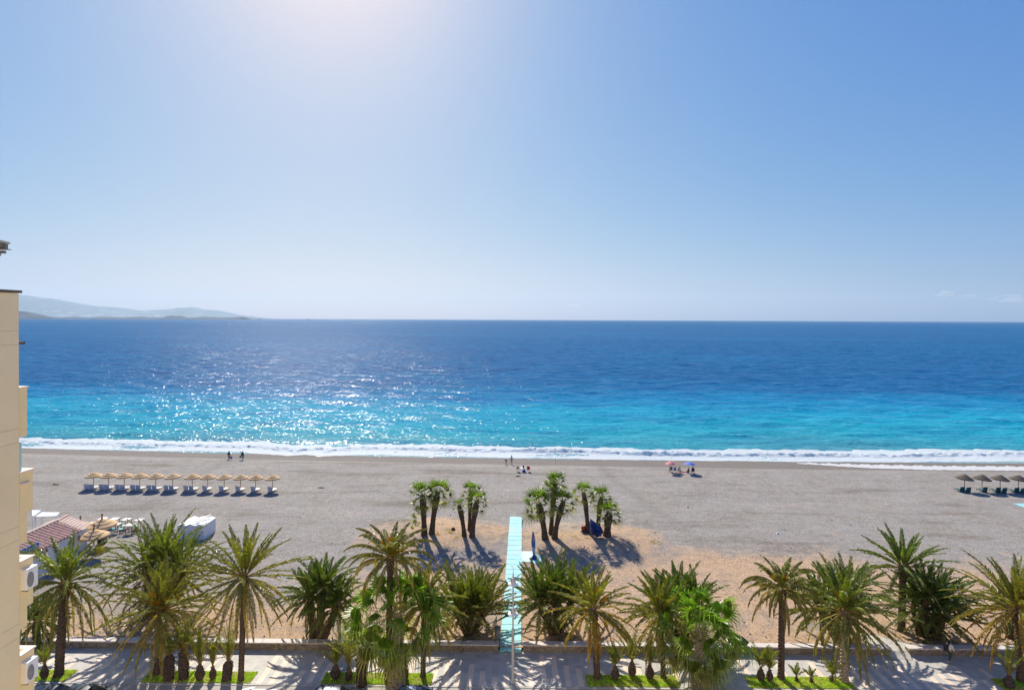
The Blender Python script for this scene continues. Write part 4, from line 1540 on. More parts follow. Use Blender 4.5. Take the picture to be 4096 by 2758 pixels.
YC = 16.2
mb = MB()
mb.box(L(XB - 8.02, (YC - 6) / 2 - 0.02, 13.5), (15.96, YC + 5.96, 28.2))
lines = []
for k in range(-1, 9):
    lines += [26.64 - 2.66 * k, 26.26 - 2.66 * k]
lines = sorted([z for z in lines if 0.3 < z < 27.4])
zs = [-0.3] + lines + [27.66]
for a, b_ in zip(zs[:-1], zs[1:]):
    mb.box(L(XB - 0.4, (YC - 6) / 2, (a + b_) / 2), (0.8, YC + 6, b_ - a - 0.007))
mb.box(L(XB + 24.0, -6.5, 14.5), (47.9, 9.0, 30.2))  # unseen wing behind the camera, added to bounce sunlight onto the side wall
mb.build('wall', STUC, bld)
MB().box(L(XB - 8, (YC - 6) / 2, 27.70), (16.1, YC + 6.12, 0.07)).build('roof_coping', DARKC, bld)
o = MB().box(L(XB - 9.5, 5, 29.2), (12.0, 20, 3.0)).build('penthouse_wall', STUC2, bld)
yb_ = [(25.06, 23.72, 16.2 + 0.28, None), (22.74, 21.62, 16.2 + 0.47, (22.45, 20.8)), (20.30, 19.0, 16.2 + 0.47, (19.2, 18.45)), (17.72, 15.9, 16.2 + 0.50, None), (15.06, 13.4, 16.2 + 0.50, None), (12.4, 10.8, 16.7, None)]
for zt, zb, yend, low in yb_:
    mb = MB()
    mb.box(L(XB - 0.07, (YC + 0.01 + yend) / 2, (zt + zb) / 2), (0.13, yend - YC - 0.02, zt - zb))
    mb.box(L(XB - 2.0, yend - 0.065, (zt + zb) / 2), (3.72, 0.13, zt - zb))
    mb.box(L(XB - 2.0, (YC + 0.02 + yend - 0.14) / 2, zb + 0.09), (3.70, yend - YC - 0.18, 0.17))
    if low:
        mb.box(L(XB - 0.3, YC + 0.14, (zb - 0.002 + low[1]) / 2), (0.58, 0.25, zb - low[1]))
    bal = mb.build('balcony', STUC2, bld)
    mb = MB()
    mb.box(L(XB - 0.07, (YC + 0.012 + yend + 0.03) / 2, zt + 0.02), (0.20, yend - YC + 0.02, 0.04))
    mb.box(L(XB - 2.1, yend - 0.065, zt + 0.02), (3.85, 0.19, 0.038))
    mb.build('coping', CAPM, bal)
MB().box(L(XB - 0.35, YC + 0.14, 26.3), (0.62, 0.26, 0.075)).build('ledge', DARKC, bld)
MB().box(L(XB - 0.3, YC + 0.09, 23.02), (0.5, 0.10, 1.12)).build('balcony_glass', TGLASS, bld)
MB().box(L(XB - 0.25, YC + 0.14, 22.44), (0.6, 0.28, 0.05)).build('window_sill', CAPM, bld)
aw = MB()
AWM = plain('awning_fabric', (0.50, 0.47, 0.38), 0.8, 0.1, 6)
AWD = plain('awning_metal', (0.20, 0.18, 0.16), 0.5, 0.1, 6)
aw.add([L(XB - 4.2, 13.0, 29.35), L(XB - 0.55, 13.0, 29.30), L(XB - 0.55, 16.58, 29.09), L(XB - 4.2, 16.58, 29.12), L(XB - 4.2, 13.0, 29.29), L(XB - 0.55, 13.0, 29.24), L(XB - 0.55, 16.58, 29.03), L(XB - 4.2, 16.58, 29.06)],
       [(0, 1, 2, 3), (7, 6, 5, 4), (0, 4, 5, 1), (1, 5, 6, 2), (2, 6, 7, 3), (3, 7, 4, 0)])
awn = aw.build('awning', AWM, bld)
mb = MB()
mb.box(L(XB - 2.4, 16.46, 28.96), (3.7, 0.10, 0.13)).box(L(XB - 2.4, 16.52, 28.885), (3.7, 0.2, 0.02)).box(L(XB - 2.4, 16.44, 28.80), (3.66, 0.07, 0.07)).box(L(XB - 0.62, 15.2, 28.98), (0.08, 2.4, 0.10)).box(L(XB - 0.70, 16.44, 28.73), (0.015, 0.02, 0.08))
mb.build('awning_rail', AWD, awn)

FAND = plain('fan_grille', (0.26, 0.25, 0.25), 0.6, 0.1, 9)


def ac(label, z):
    t = thing('air_conditioner', label, 'air conditioner', (XB - 0.01, 16.44, z), 0, 'air conditioners on the balconies')
    MB().bbox((0, 0, 0.29), (0.34, 0.40, 0.58), 0.02).build('casing', WHITE, t)
    mb = MB()
    mb.lathe([(0.24, 0), (0.245, 0.012), (0.225, 0.014), (0.22, 0.004), (0.13, 0.006), (0.12, 0.014), (0.05, 0.014), (0.0, 0.016)], n=24)
    mb.move(Matrix.Translation((0.172, -0.075, 0.27)) @ Matrix.Rotation(math.pi / 2, 4, 'Y') @ Matrix.Diagonal((0.85, 0.46, 1, 1)))
    mb.build('fan_grille', FAND, t)
    MB().box((-0.02, -0.15, -0.02), (0.36, 0.04, 0.04)).box((-0.02, 0.15, -0.02), (0.36, 0.04, 0.04)).build('bracket', FAND, t)


ac('white air conditioner on the upper of the two lowest balconies', 19.52)
ac('white air conditioner on the lowest balcony, above a parked car', 16.95)

# ---------------------------------------------------------------- beach bar
WALLW = plain('whitewash', (0.74, 0.73, 0.74), 0.9, 0.05, 1.5, 0.15)
TILE = plain('roof_tile', (0.62, 0.42, 0.34), 0.9, 0.22, 2.5, 0.3)
TILED = plain('roof_tile_channel', (0.15, 0.075, 0.055), 0.9, 0.2, 2.5)
TILEP = plain('roof_tile_grey_pink', (0.52, 0.38, 0.32), 0.9, 0.14, 2.0, 0.3)  # greyer pink tile tone for the ridge and rear slopes
BLUEP = plain('blue_letters', (0.01, 0.17, 0.50), 0.5, 0.06, 5)
WOOD = plain('weathered_wood', (0.28, 0.17, 0.10), 0.8, 0.2, 7)
g = ground(311, 2232)
KX, KY, KZ = g.x, g.y, g.z
bar = thing('beach_bar', 'white beach bar with a terracotta tiled roof and blue letters on its side', 'beach bar', (KX, KY, KZ))
ez = 3.15
LN = 12.0
RW, RH = 2.55, 0.95
mb = MB()
mb.prism([(-4.9, -0.2), (-0.0, -0.2), (0.0, ez - 0.12), (-RW + 0.15, ez + RH - 0.22), (-4.9, ez - 0.12)], 'y', -LN, 0)
mb.build('wall', WALLW, bar)
rf = MB()
rf.add([(0.28, -LN - 0.3, ez - 0.08), (0.28, 0.35, ez - 0.08), (-RW, 0.35, ez + RH - 0.04), (-RW, -LN - 0.3, ez + RH - 0.04),
        (0.28, -LN - 0.3, ez - 0.16), (0.28, 0.35, ez - 0.16), (-RW, 0.35, ez + RH - 0.14), (-RW, -LN - 0.3, ez + RH - 0.14)],
       [(0, 1, 2, 3), (7, 6, 5, 4), (0, 4, 5, 1), (1, 5, 6, 2), (3, 2, 6, 7), (0, 3, 7, 4)])
rfo = rf.build('roof', TILED, bar)
mb = MB()
r = random.Random(2)
k = 0
y = -LN - 0.15
while y < 0.3:
    n = 7
    for i in range(n):
        t0, t1 = i / n, (i + 1) / n
        x0, x1 = 0.34 - (RW + 0.34) * t0, 0.34 - (RW + 0.34) * (t1 + 0.02)
        z0, z1 = ez - 0.04 + (RH) * t0 * 1.0, ez - 0.015 + RH * t1
        mb.tube([(x0, y + r.uniform(-.008, .008), z0), (x1, y, z1)], [0.155, 0.135], 8)
    y += 0.50
mb.build('tile_rows', TILE, rfo)
mb = MB()
for i in range(30):
    yy = -LN - 0.2 + i * (LN + 0.5) / 30
    mb.tube([(-RW, yy, ez + RH + 0.03), (-RW, yy + (LN + 0.5) / 30 + 0.03, ez + RH + 0.045)], [0.13, 0.11], 8)
mb.build('ridge_tiles', TILEP, rfo)
mb = MB()
mb.add([(-RW - 0.02, -LN, ez + RH - 0.06), (-RW - 0.02, 0.3, ez + RH - 0.06), (-5.2, 0.9, ez + 0.05), (-5.2, -LN, ez + 0.05)], [(0, 1, 2, 3)])
mb.add([(-RW + 0.05, 0.36, ez + RH - 0.07), (0.1, 0.36, ez - 0.1), (-0.55, 2.9, ez - 0.25), (-3.3, 2.9, ez + RH - 0.25)], [(0, 1, 2, 3)])
mb.add([(-RW - 0.03, 0.32, ez + RH - 0.07), (-3.34, 2.9, ez + RH - 0.25), (-5.6, 2.9, ez + 0.0), (-5.22, 0.9, ez + 0.04)], [(0, 1, 2, 3)])
for i in range(9):
    t = i / 8
    mb.tube([(-RW - t * 2.6, 0.3, ez + RH - 0.05 - t * 0.85), (-3.3 - t * 2.3, 2.85, ez + RH - 0.22 - t * 0.95)], 0.06, 6)
for i in range(9):
    t = i / 8
    mb.tube([(-RW + 0.05 + t * 2.6, 0.4, ez + RH - 0.04 - t * 0.98), (-3.25 + t * 2.65, 2.88, ez + RH - 0.22 - t * 0.98)], 0.05, 6)
mb.tube([(-RW, 0.3, ez + RH), (-3.32, 2.92, ez + RH - 0.18)], 0.12, 8)
mb.build('rear_roof', TILEP, rfo)
mb = MB()
mb.box((-3.1, 1.5, ez / 2 - 0.35), (4.0, 2.9, ez - 0.75))
mb.build('rear_wall', WALLW, bar)
# blue letters on the side wall
fc = bpy.data.curves.new('lettering', 'FONT')
fc.body = 'ane'
fc.size = 1.75
fc.shear = 0.35
fc.extrude = 0.03
fc.offset = 0.035
fc.space_character = 0.92
fo = bpy.data.objects.new('lettering_tmp', fc)
COL.objects.link(fo)
bpy.context.view_layer.update()
me = bpy.data.meshes.new_from_object(fo.evaluated_get(bpy.context.evaluated_depsgraph_get()))
bpy.data.objects.remove(fo)
lt = bpy.data.objects.new('lettering', me)
COL.objects.link(lt)
me.materials.clear()
me.materials.append(BLUEP)
lt.parent = bar
p0 = at_y(84, 2224, KY)
# where the wall plane shows the first letter
d = ray(80, 2232)
tt = (KX - 0.0) / d.x
pt = Vector((0, 0, H)) + d * tt
lt.matrix_local = Matrix.Translation((0.035, pt.y - KY - 0.15, pt.z - KZ)) @ Matrix.Rotation(math.pi / 2, 4, 'Z') @ Matrix.Rotation(math.pi / 2, 4, 'X')
for i in range(5):
    yy = pt.y - KY + 0.45 + i * 0.95
    MB().lathe([(0.02, 0.0), (0.10, 0.03), (0.11, 0.2), (0.03, 0.26)], (0.09, yy, pt.z - KZ - 0.62), 8).build('wall_light', WOOD, bar)
mb = MB()
mb.ball((0.42, -0.25, ez - 0.62), 0.13).tube([(0, -0.25, ez - 0.6), (0.4, -0.25, ez - 0.6)], 0.025, 6)
mb.ball((-0.1, 0.28, ez - 0.72), 0.10)
mb.build('floodlight', FAND, bar)
mb = MB()
mb.bbox((0.03, -2.1, 0.55), (0.12, 1.9, 1.2), 0.03)
mb.build('wooden_panel', WOOD, bar)
SHEET = plain('white_sheet', (0.80, 0.80, 0.80), 0.7, 0.03, 2)


def canopy(label, pxs, z):
    ps = [at_z(a, b, z) for a, b in pxs]
    c = sum(ps, Vector()) / len(ps)
    gz_ = beach_z(c.x, c.y)
    t = thing('shade_canopy', label, 'canopy', (c.x, c.y, gz_), 0, 'white canopies behind the beach bar')
    mb = MB()
    q = [(p.x - c.x, p.y - c.y, z - gz_ + (0.18 if i in (0, 1) else 0)) for i, p in enumerate(ps)]
    mb.add(q + [(a, b, h - 0.05) for a, b, h in q], [(0, 1, 2, 3), (7, 6, 5, 4), (0, 4, 5, 1), (1, 5, 6, 2), (2, 6, 7, 3), (3, 7, 4, 0)])
    mb.build('sheet', SHEET, t)
    for a, b, h in q:
        MB().tube([(a * 0.94, b * 0.94, -0.1), (a * 0.94, b * 0.94, h - 0.04)], 0.04, 8).build('post', WHITE, t)


canopy('larger white sheet canopy just beyond the tiled roof of the beach bar', [(168, 2052), (241, 2053), (226, 2062), (140, 2065)], 2.6)
canopy('smaller white sheet canopy tucked against the apartment building', [(128, 2044), (166, 2045), (140, 2059), (128, 2062)], 2.7)

# ---------------------------------------------------------------- straw umbrellas
STRAW = plain('straw', (0.60, 0.395, 0.20), 0.95, 0.22, 9, 0.7)
STRAWD = plain('old_thatch', (0.125, 0.095, 0.072), 0.95, 0.25, 9, 0.7)
POLEW = plain('pole_wood', (0.30, 0.19, 0.13), 0.8, 0.15, 8)


def thatch(D, h, seed, drop=0.12, tiers=3, tilt=0.0):
    r = random.Random(seed)
    mb = MB()
    n = 40
    prof = []
    for k in range(tiers):
        t0, t1 = k / tiers, (k + 1) / tiers
        prof += [(D / 2 * max(0.03, t0), h * (1 - t0 ** 1.15)), (D / 2 * t1, h * (1 - t1 ** 1.15) + 0.045), (D / 2 * (t1 - 0.012), h * (1 - t1 ** 1.15) - 0.01)]
    prof += [(D / 2, -drop), (D / 2 - 0.08, -drop * 0.4), (D / 4, h * 0.45 - 0.05), (0.03, h * 0.85)]
    jl = {}
    def jit(i, k):
        if i >= len(prof) - 4 - 1:
            return 1 + 0.0
        return 1 + r.uniform(-0.012, 0.012)
    mb.lathe(prof, (0, 0, 0), n, jit=jit)
    for k in range(190):
        a = r.uniform(0, 6.283)
        rr_ = D / 2 * r.uniform(0.93, 1.0)
        c = Vector((math.cos(a) * rr_, math.sin(a) * rr_, 0.03))
        sd = Vector((-math.sin(a), math.cos(a), 0)) * 0.03
        tip = Vector((math.cos(a) * rr_ * r.uniform(1.0, 1.05), math.sin(a) * rr_ * r.uniform(1.0, 1.05), -drop - r.uniform(0.0, 0.12)))
        mb.add([c - sd, c + sd, tip], [(0, 1, 2)])
    if tilt:
        mb.move(Matrix.Rotation(tilt, 4, 'Y'))
    return mb


def straw_umbrella(label, px, rim_py, Dpx, m, h=0.6, z_rim=2.15, group=None, knob=False, seed=1, tilt=0.0, tiers=3):
    # depth from the height of the rim
    d = ray(px, rim_py)
    p = Vector((0, 0, H)) + d * ((z_rim - H) / d.z)
    for _ in range(6):
        zz = beach_z(p.x, p.y) + z_rim
        p = Vector((0, 0, H)) + d * ((zz - H) / d.z)
    gz_ = beach_z(p.x, p.y)
    t = thing('straw_parasol', label, 'parasol', (p.x, p.y, gz_), 0, group)
    D = Dpx * p.y / F
    MB().tube([(0, 0, -0.3), (0, 0, z_rim + h * 0.8)], 0.05, 8).build('pole', POLEW, t)
    o = thatch(D, h, seed, tiers=tiers, tilt=tilt).build('thatch', m, t, loc=(0, 0, z_rim))
    if knob:
        mb = MB()
        mb.lathe([(0.07, 0), (0.11, 0.15), (0.06, 0.3), (0.09, 0.42), (0.13, 0.55), (0.02, 0.7)], (0, 0, h - 0.06), 10)
        mb.build('top_knot', WOOD, o)
    return t


GU = 'large straw parasols at the beach bar'
straw_umbrella('large straw parasol standing nearest to the yellow crate by the beach bar', 376, 2141, 106, STRAW, 0.72, 2.2, GU, True, 3)
straw_umbrella('large straw parasol between the high tables and the nearest straw parasol', 408, 2097, 106, STRAW, 0.72, 2.2, GU, True, 4)
straw_umbrella('large straw parasol half hidden behind the tiled roof corner', 322, 2102, 78, STRAW, 0.6, 2.2, GU, True, 5)

# high tables and stools
TOPM = plain('table_top', (0.68, 0.60, 0.54), 0.6, 0.06, 6)
LEGM = plain('table_leg', (0.22, 0.16, 0.13), 0.6, 0.12, 6)
TEAL = plain('teal_seat', (0.05, 0.60, 0.55), 0.5, 0.06, 6)
t0 = thing('high_table', 'x', 'table', (0, 0, 0), 0, 'high tables at the beach bar')
MB().bbox((0, 0, 1.03), (0.95, 0.95, 0.05), 0.015).build('table_top', TOPM, t0)
for a in (-1, 1):
    for b_ in (-1, 1):
        MB().box((a * 0.38, b_ * 0.38, 0.5), (0.05, 0.05, 1.02)).build('leg', LEGM, t0)
MB().box((0, 0.38, 0.25), (0.72, 0.03, 0.03)).box((0, -0.38, 0.25), (0.72, 0.03, 0.03)).build('rail', LEGM, t0)
tabs = [(412, 2072, 'high table at the back of the bar terrace, nearest the umbrella top knot'), (458, 2073, 'high table second along the back row of the bar terrace'),
        (506, 2075, 'high table third along the back row of the bar terrace'), (557, 2077, 'high table at the far end of the back row, beside the palm fronds'),
        (372, 2090, 'high table seen between the straw parasols and the tiled roof'), (465, 2094, 'high table in the front row with two teal stools before it'),
        (520, 2097, 'high table in the front row above two dark stools')]
for i, (a, b_, lab) in enumerate(tabs):
    q = ground(a, b_ + 28)
    q = at_z(a, b_, 1.05 + q.z)
    loc = (q.x, q.y, beach_z(q.x, q.y))
    if i == 0:
        t0.location = loc
        t0['label'] = lab
    else:
        dup(t0, loc, 0, lab)
s0 = thing('bar_stool', 'x', 'stool', (0, 0, 0), 0, 'stools at the beach bar')
MB().lathe([(0.02, 0.70), (0.21, 0.70), (0.23, 0.72), (0.22, 0.755), (0.02, 0.77)], n=18).build('seat', TEAL, s0)
for a in range(4):
    an = a * math.pi / 2 + 0.78
    MB().tube([(math.cos(an) * 0.24, math.sin(an) * 0.24, -0.03), (math.cos(an) * 0.14, math.sin(an) * 0.14, 0.7)], 0.018, 6).build('leg', LEGM, s0)
MB().tube([(math.cos(k * 0.6283) * 0.2, math.sin(k * 0.6283) * 0.2, 0.28) for k in range(11)], 0.012, 6).build('foot_ring', LEGM, s0)
stl = [(430, 2085, 'teal stool behind the middle straw parasol knot'), (477, 2086, 'teal stool between the second and third high tables of the back row'), (524, 2088, 'teal stool between the third and fourth high tables of the back row'),
       (493, 2095, 'teal stool between the two rows of high tables'), (456, 2106, 'teal stool at the front row, nearer the straw parasol'), (483, 2108, 'teal stool at the front row, farther from the straw parasol'), (541, 2096, 'teal stool beside the dark stools and the palm fronds')]
for i, (a, b_, lab) in enumerate(stl):
    q = at_z(a, b_, 0.76 + 0.05)
    loc = (q.x, q.y, beach_z(q.x, q.y))
    if i == 0:
        s0.location = loc
        s0['label'] = lab
    else:
        dup(s0, loc, 0.4 * i, lab)
d0 = thing('wooden_stool', 'dark wooden bar stool below the front row table, clear of the fronds', 'stool', (0, 0, 0), 0, 'dark stools at the beach bar')
MB().bbox((0, 0, 0.72), (0.5, 0.45, 0.05), 0.015).build('seat', WOOD, d0)
for a in (-1, 1):
    for b_ in (-1, 1):
        MB().tube([(a * 0.22, b_ * 0.2, -0.03), (a * 0.18, b_ * 0.16, 0.7)], 0.025, 6).build('leg', WOOD, d0)
q = at_z(505, 2109, 0.78)
d0.location = (q.x, q.y, beach_z(q.x, q.y))
q = at_z(536, 2104, 0.78)
dup(d0, (q.x, q.y, beach_z(q.x, q.y)), 0.3, 'dark wooden bar stool half behind the palm fronds')

# small things round the bar
YEL = plain('yellow_plastic', (0.72, 0.55, 0.01), 0.45, 0.08, 4)
DARK = plain('dark_plastic', (0.025, 0.022, 0.03), 0.5, 0.15, 6)
g = ground(402, 2208)
t = thing('yellow_crate', 'bright yellow crate standing on the gravel below the nearest straw parasol', 'crate', g)
mb = MB()
for z in (0.05, 0.25, 0.45, 0.62):
    mb.bbox((0, -0.26, z), (0.72, 0.03, 0.14), 0.01).bbox((0, 0.26, z), (0.72, 0.03, 0.14), 0.01).bbox((-0.35, 0, z), (0.03, 0.5, 0.14), 0.01).bbox((0.35, 0, z), (0.03, 0.5, 0.14), 0.01)
for a in (-.35, .35):
    for b_ in (-.26, .26):
        mb.box((a, b_, 0.34), (0.05, 0.05, 0.7))
mb.bbox((0, 0, 0.03), (0.7, 0.5, 0.04), 0.01)
mb.build('slatted_box', YEL, t)
g = ground(409, 2170)
t = thing('drinks_cabinet', 'black drinks cabinet under the edge of the nearest straw parasol', 'cabinet', g)
MB().bbox((0, 0, 0.5), (0.8, 0.65, 1.05), 0.03).build('cabinet_body', DARK, t)
MB().bbox((0, 0, 1.05), (0.84, 0.69, 0.05), 0.02).build('worktop', FAND, t)
MB().bbox((0, -0.335, 0.5), (0.7, 0.02, 0.85), 0.008).build('door', GLASS, t)
g = ground(366, 2174)
t = thing('low_table', 'low white and blue table under the nearest straw parasol', 'table', g)
MB().bbox((0, 0, 0.7), (0.9, 0.6, 0.04), 0.015).build('table_top', SHEET, t)
for a in (-.38, .38):
    for b_ in (-.24, .24):
        MB().tube([(a, b_, -0.03), (a, b_, 0.69)], 0.022, 6).build('leg', BLUEP, t)

# lockers
LOCK = plain('locker_white', (0.76, 0.75, 0.76), 0.6, 0.04, 2)
g = ground(815, 2158)
lw_ = 1.08
for k, lab in enumerate(('white gabled beach locker at the outer end of its row', 'white gabled beach locker in the middle of its row', 'white gabled beach locker half hidden by palm fronds')):
    t = thing('beach_locker', lab, 'locker', (g.x - lw_ * (k + 0.5), g.y, beach_z(g.x, g.y)), 0, 'white beach lockers')
    mb = MB()
    mb.prism([(-lw_ / 2 + 0.01, -0.1), (lw_ / 2 - 0.01, -0.1), (lw_ / 2 - 0.01, 1.72), (0, 1.92), (-lw_ / 2 + 0.01, 1.72)], 'y', 0, 2.9)
    mb.build('locker_body', LOCK, t)
    mb = MB()
    mb.add([(-lw_ / 2, -0.06, 1.735), (0, -0.06, 1.945), (0, 2.98, 1.945), (-lw_ / 2, 2.98, 1.735)], [(0, 1, 2, 3)])
    mb.add([(lw_ / 2, -0.06, 1.735), (0, -0.06, 1.945), (0, 2.98, 1.945), (lw_ / 2, 2.98, 1.735)], [(0, 3, 2, 1)])
    mb.build('roof', SHEET, t)
    o = MB().bbox((0, -0.012, 0.85), (lw_ * 0.8, 0.025, 1.5), 0.01).build('door', LOCK, t)
    MB().box((lw_ * 0.32, -0.035, 0.9), (0.03, 0.03, 0.14)).build('handle', FAND, o)
t = thing('pole_bundle', 'loose white parasol poles lying across the locker roofs', 'poles', (g.x - 0.95, g.y + 1.6, beach_z(g.x, g.y) + 1.97), 0)
mb = MB()
r = random.Random(8)
for k in range(7):
    a = r.uniform(-0.5, 0.5)
    mb.tube([(-0.5 + k * 0.12 - a * 0.4, -1.1 + r.uniform(-.2, .2), 0.03 + 0.02 * k), (-0.2 + k * 0.12 + a * 0.4, 1.3 + r.uniform(-.3, .4), 0.06 + 0.03 * k)], 0.035, 6)
mb.build('poles', GALV, t)

# ---------------------------------------------------------------- parasol rows
LOUN = plain('lounger_white', (0.56, 0.57, 0.60), 0.5, 0.04, 4)
LOUT = plain('lounger_teal', (0.012, 0.10, 0.115), 0.5, 0.15, 5)


def lounger_proto(m, name='sun_lounger'):
    t = thing(name, 'x', 'sun lounger', (0, 0, 0))
    MB().bbox((0, 0.50, 0.30), (0.74, 1.2, 0.06), 0.02).build('seat', m, t)
    mb = MB()
    rm = Matrix.Rotation(R(-30), 3, 'X')
    mb.bbox((0, -0.18, 0.47), (0.86, 0.06, 0.90), 0.02, rot=Matrix.Rotation(R(10), 3, 'X'))
    mb.build('backrest', m, t)
    for a in (-0.27, 0.27):
        for y in (-0.05, 1.05):
            MB().tube([(a, y, -0.03), (a, y, 0.29)], 0.028, 6).build('leg', m, t)
        MB().tube([(a * 1.2, -0.1, 0.33), (a * 1.22, 0.0, 0.5), (a * 1.2, 0.4, 0.5), (a * 1.2, 0.5, 0.33)], 0.02, 6).build('armrest', m, t)
    return t


GS = 'straw parasols in the long row near the sea'
GL = 'white loungers under the row of straw parasols'
ax = [203, 368, 541, 709, 885, 1070, 1285, 1455, 1635, 1815, 1980, 2165]
ordn = ['first', 'second', 'third', 'fourth', 'fifth', 'sixth', 'seventh', 'eighth', 'ninth', 'tenth', 'eleventh', 'last']
lp = lounger_proto(LOUN)
first = True
for i, a in enumerate(ax):
    px = 300 + a * 0.365
    rim = 1901.5 + i * 0.95
    lab = 'light straw parasol, %s of its row from the apartment building' % ordn[i]
    if i == 0:
        lab = 'light straw parasol nearest the apartment building, starting the long row'
    if i == 11:
        lab = 'light straw parasol ending the long row, nearest the walkers'
    p = straw_umbrella(lab, px, rim, 61 - i * 0.35, STRAW, 0.55, 2.0, GS, False, 20 + i, tilt=0.03 * math.sin(i * 2.1), tiers=3)
    xs_ = (-0.47, 0.45) if i < 7 else (0.05,)
    for j, dx in enumerate(xs_):
        loc = (p.location.x + dx - 0.05, p.location.y - 0.85 + 0.15 * (j == 0), beach_z(p.location.x, p.location.y))
        side = (' nearer the building' if j == 0 else ' farther from the building') if len(xs_) == 2 else ''
        lb = 'white sun lounger%s under the %s straw parasol of the row' % (side, ordn[i])
        if first:
            lp.location = loc
            lp['label'] = lb
            lp['group'] = GL
            lp.rotation_euler.z = -0.12
            first = False
        else:
            dup(lp, loc, -0.12 - 0.02 * i, lb, GL)
GT = 'dark thatched parasols at the far end of the beach'
lt_ = lounger_proto(LOUT)
first = True
for i, a in enumerate((828, 1195, 1572, 1955)):
    px = 3700 + a * 0.1913
    nm = ('nearest the blue umbrella', 'second from the blue umbrella', 'third from the blue umbrella', 'at the picture edge')[i]
    p = straw_umbrella('dark thatched parasol of the short row, ' + nm, px, 1912.5 + i, 62, STRAWD, 0.68, 2.0, GT, False, 50 + i, tilt=0.10, tiers=4)
    for j, dx in enumerate((-0.85, -0.05) if i != 1 else (-0.05,)):
        loc = (p.location.x + dx - 0.2, p.location.y - 0.75 - 0.25 * j, beach_z(p.location.x, p.location.y))
        lb = 'dark teal sun lounger %s thatched parasol %s' % (('by the post of the' if j else 'outermost under the') if i != 1 else 'under the', nm)
        if first:
            lt_.location = loc
            lt_['label'] = lb
            lt_['group'] = 'dark loungers under the thatched parasols'
            lt_.rotation_euler.z = 0.16
            first = False
        else:
            dup(lt_, loc, 0.16, lb, 'dark loungers under the thatched parasols')

# ---------------------------------------------------------------- umbrellas, chairs, bags


def cloth_umbrella(label, base, h, D, tilt, m, m2, name='beach_umbrella'):
    g = ground(*base)
    t = thing(name, label, 'beach umbrella', g)
    MB().tube([(0, 0, -0.2), (tilt[0] * h, tilt[1] * h, h)], 0.02, 8).build('pole', WHITE, t)
    mb = MB()
    n = 8
    vs = [(0, 0, 0.42)]
    rings = 5
    for i in range(1, rings + 1):
        for k in range(n * 4):
            a = 2 * math.pi * k / (n * 4)
            t_ = i / rings
            sc = 1 - 0.05 * (1 - abs(math.cos(a * n / 2)))
            vs.append((D / 2 * t_ * math.cos(a) * sc, D / 2 * t_ * math.sin(a) * sc, 0.42 * (1 - t_ ** 1.7)))
    N = n * 4
    fs, mi = [], []
    for k in range(N):
        fs.append((0, 1 + k, 1 + (k + 1) % N))
        mi.append((k // 4) % 2)
    for i in range(rings - 1):
        for k in range(N):
            a, b_ = 1 + i * N + k, 1 + i * N + (k + 1) % N
            fs.append((a, b_, b_ + N, a + N))
            mi.append((k // 4) % 2)
    for k in range(N):
        a, b_ = 1 + (rings - 1) * N + k, 1 + (rings - 1) * N + (k + 1) % N
        pa, pb = vs[a], vs[b_]
        vs2 = [(pa[0] * 1.005, pa[1] * 1.005, pa[2] - 0.1), (pb[0] * 1.005, pb[1] * 1.005, pb[2] - 0.1)]
    mb.v, mb.f, mb.m = vs, fs, mi
    rot = Vector((0, 0, 1)).rotation_difference(Vector((tilt[0], tilt[1], 1)).normalized()).to_matrix().to_4x4()
    mb.move(Matrix.Translation((tilt[0] * h, tilt[1] * h, h - 0.4)) @ rot)
    mb.build('canopy', [m, m2], t)
    return t


PINK = plain('pink_cloth', (0.80, 0.17, 0.22), 0.7, 0.05, 5, trans=0.25)
PINK2 = plain('pink_cloth_pale', (0.84, 0.30, 0.33), 0.7, 0.05, 5, trans=0.25)
BLUC = plain('blue_cloth', (0.03, 0.11, 0.62), 0.7, 0.05, 5, trans=0.2)
BLUC2 = plain('blue_cloth_light', (0.10, 0.24, 0.72), 0.7, 0.05, 5, trans=0.2)
cloth_umbrella('pink beach umbrella over a seated person near the water', (2684, 1891), 2.05, 1.85, (-0.04, 0.02), PINK, PINK2)
cloth_umbrella('bright blue beach umbrella beside the pink one', (2757, 1893), 2.0, 2.2, (0.06, 0.10), BLUC, BLUC2)


def folding_chair(label, base, m, rot=0.0, frame=None):
    g = ground(*base)
    t = thing('folding_chair', label, 'folding chair', g, rot, 'folding chairs by the water')
    fr = frame or GALV
    MB().bbox((0, 0.02, 0.38), (0.5, 0.46, 0.03), 0.012).build('seat', m, t)
    MB().bbox((0, -0.28, 0.72), (0.5, 0.03, 0.66), 0.012, rot=(R(14), 0, 0)).build('backrest', m, t)
    for a in (-0.26, 0.26):
        MB().tube([(a, -0.36, 1.05), (a, -0.2, 0.4), (a, 0.26, -0.02)], 0.016, 6).build('side_frame', fr, t)
        MB().tube([(a, -0.30, -0.02), (a, 0.24, 0.40)], 0.016, 6).build('leg', fr, t)
        MB().tube([(a, -0.27, 0.62), (a, 0.22, 0.6)], 0.02, 6).build('armrest', fr, t)
    return t


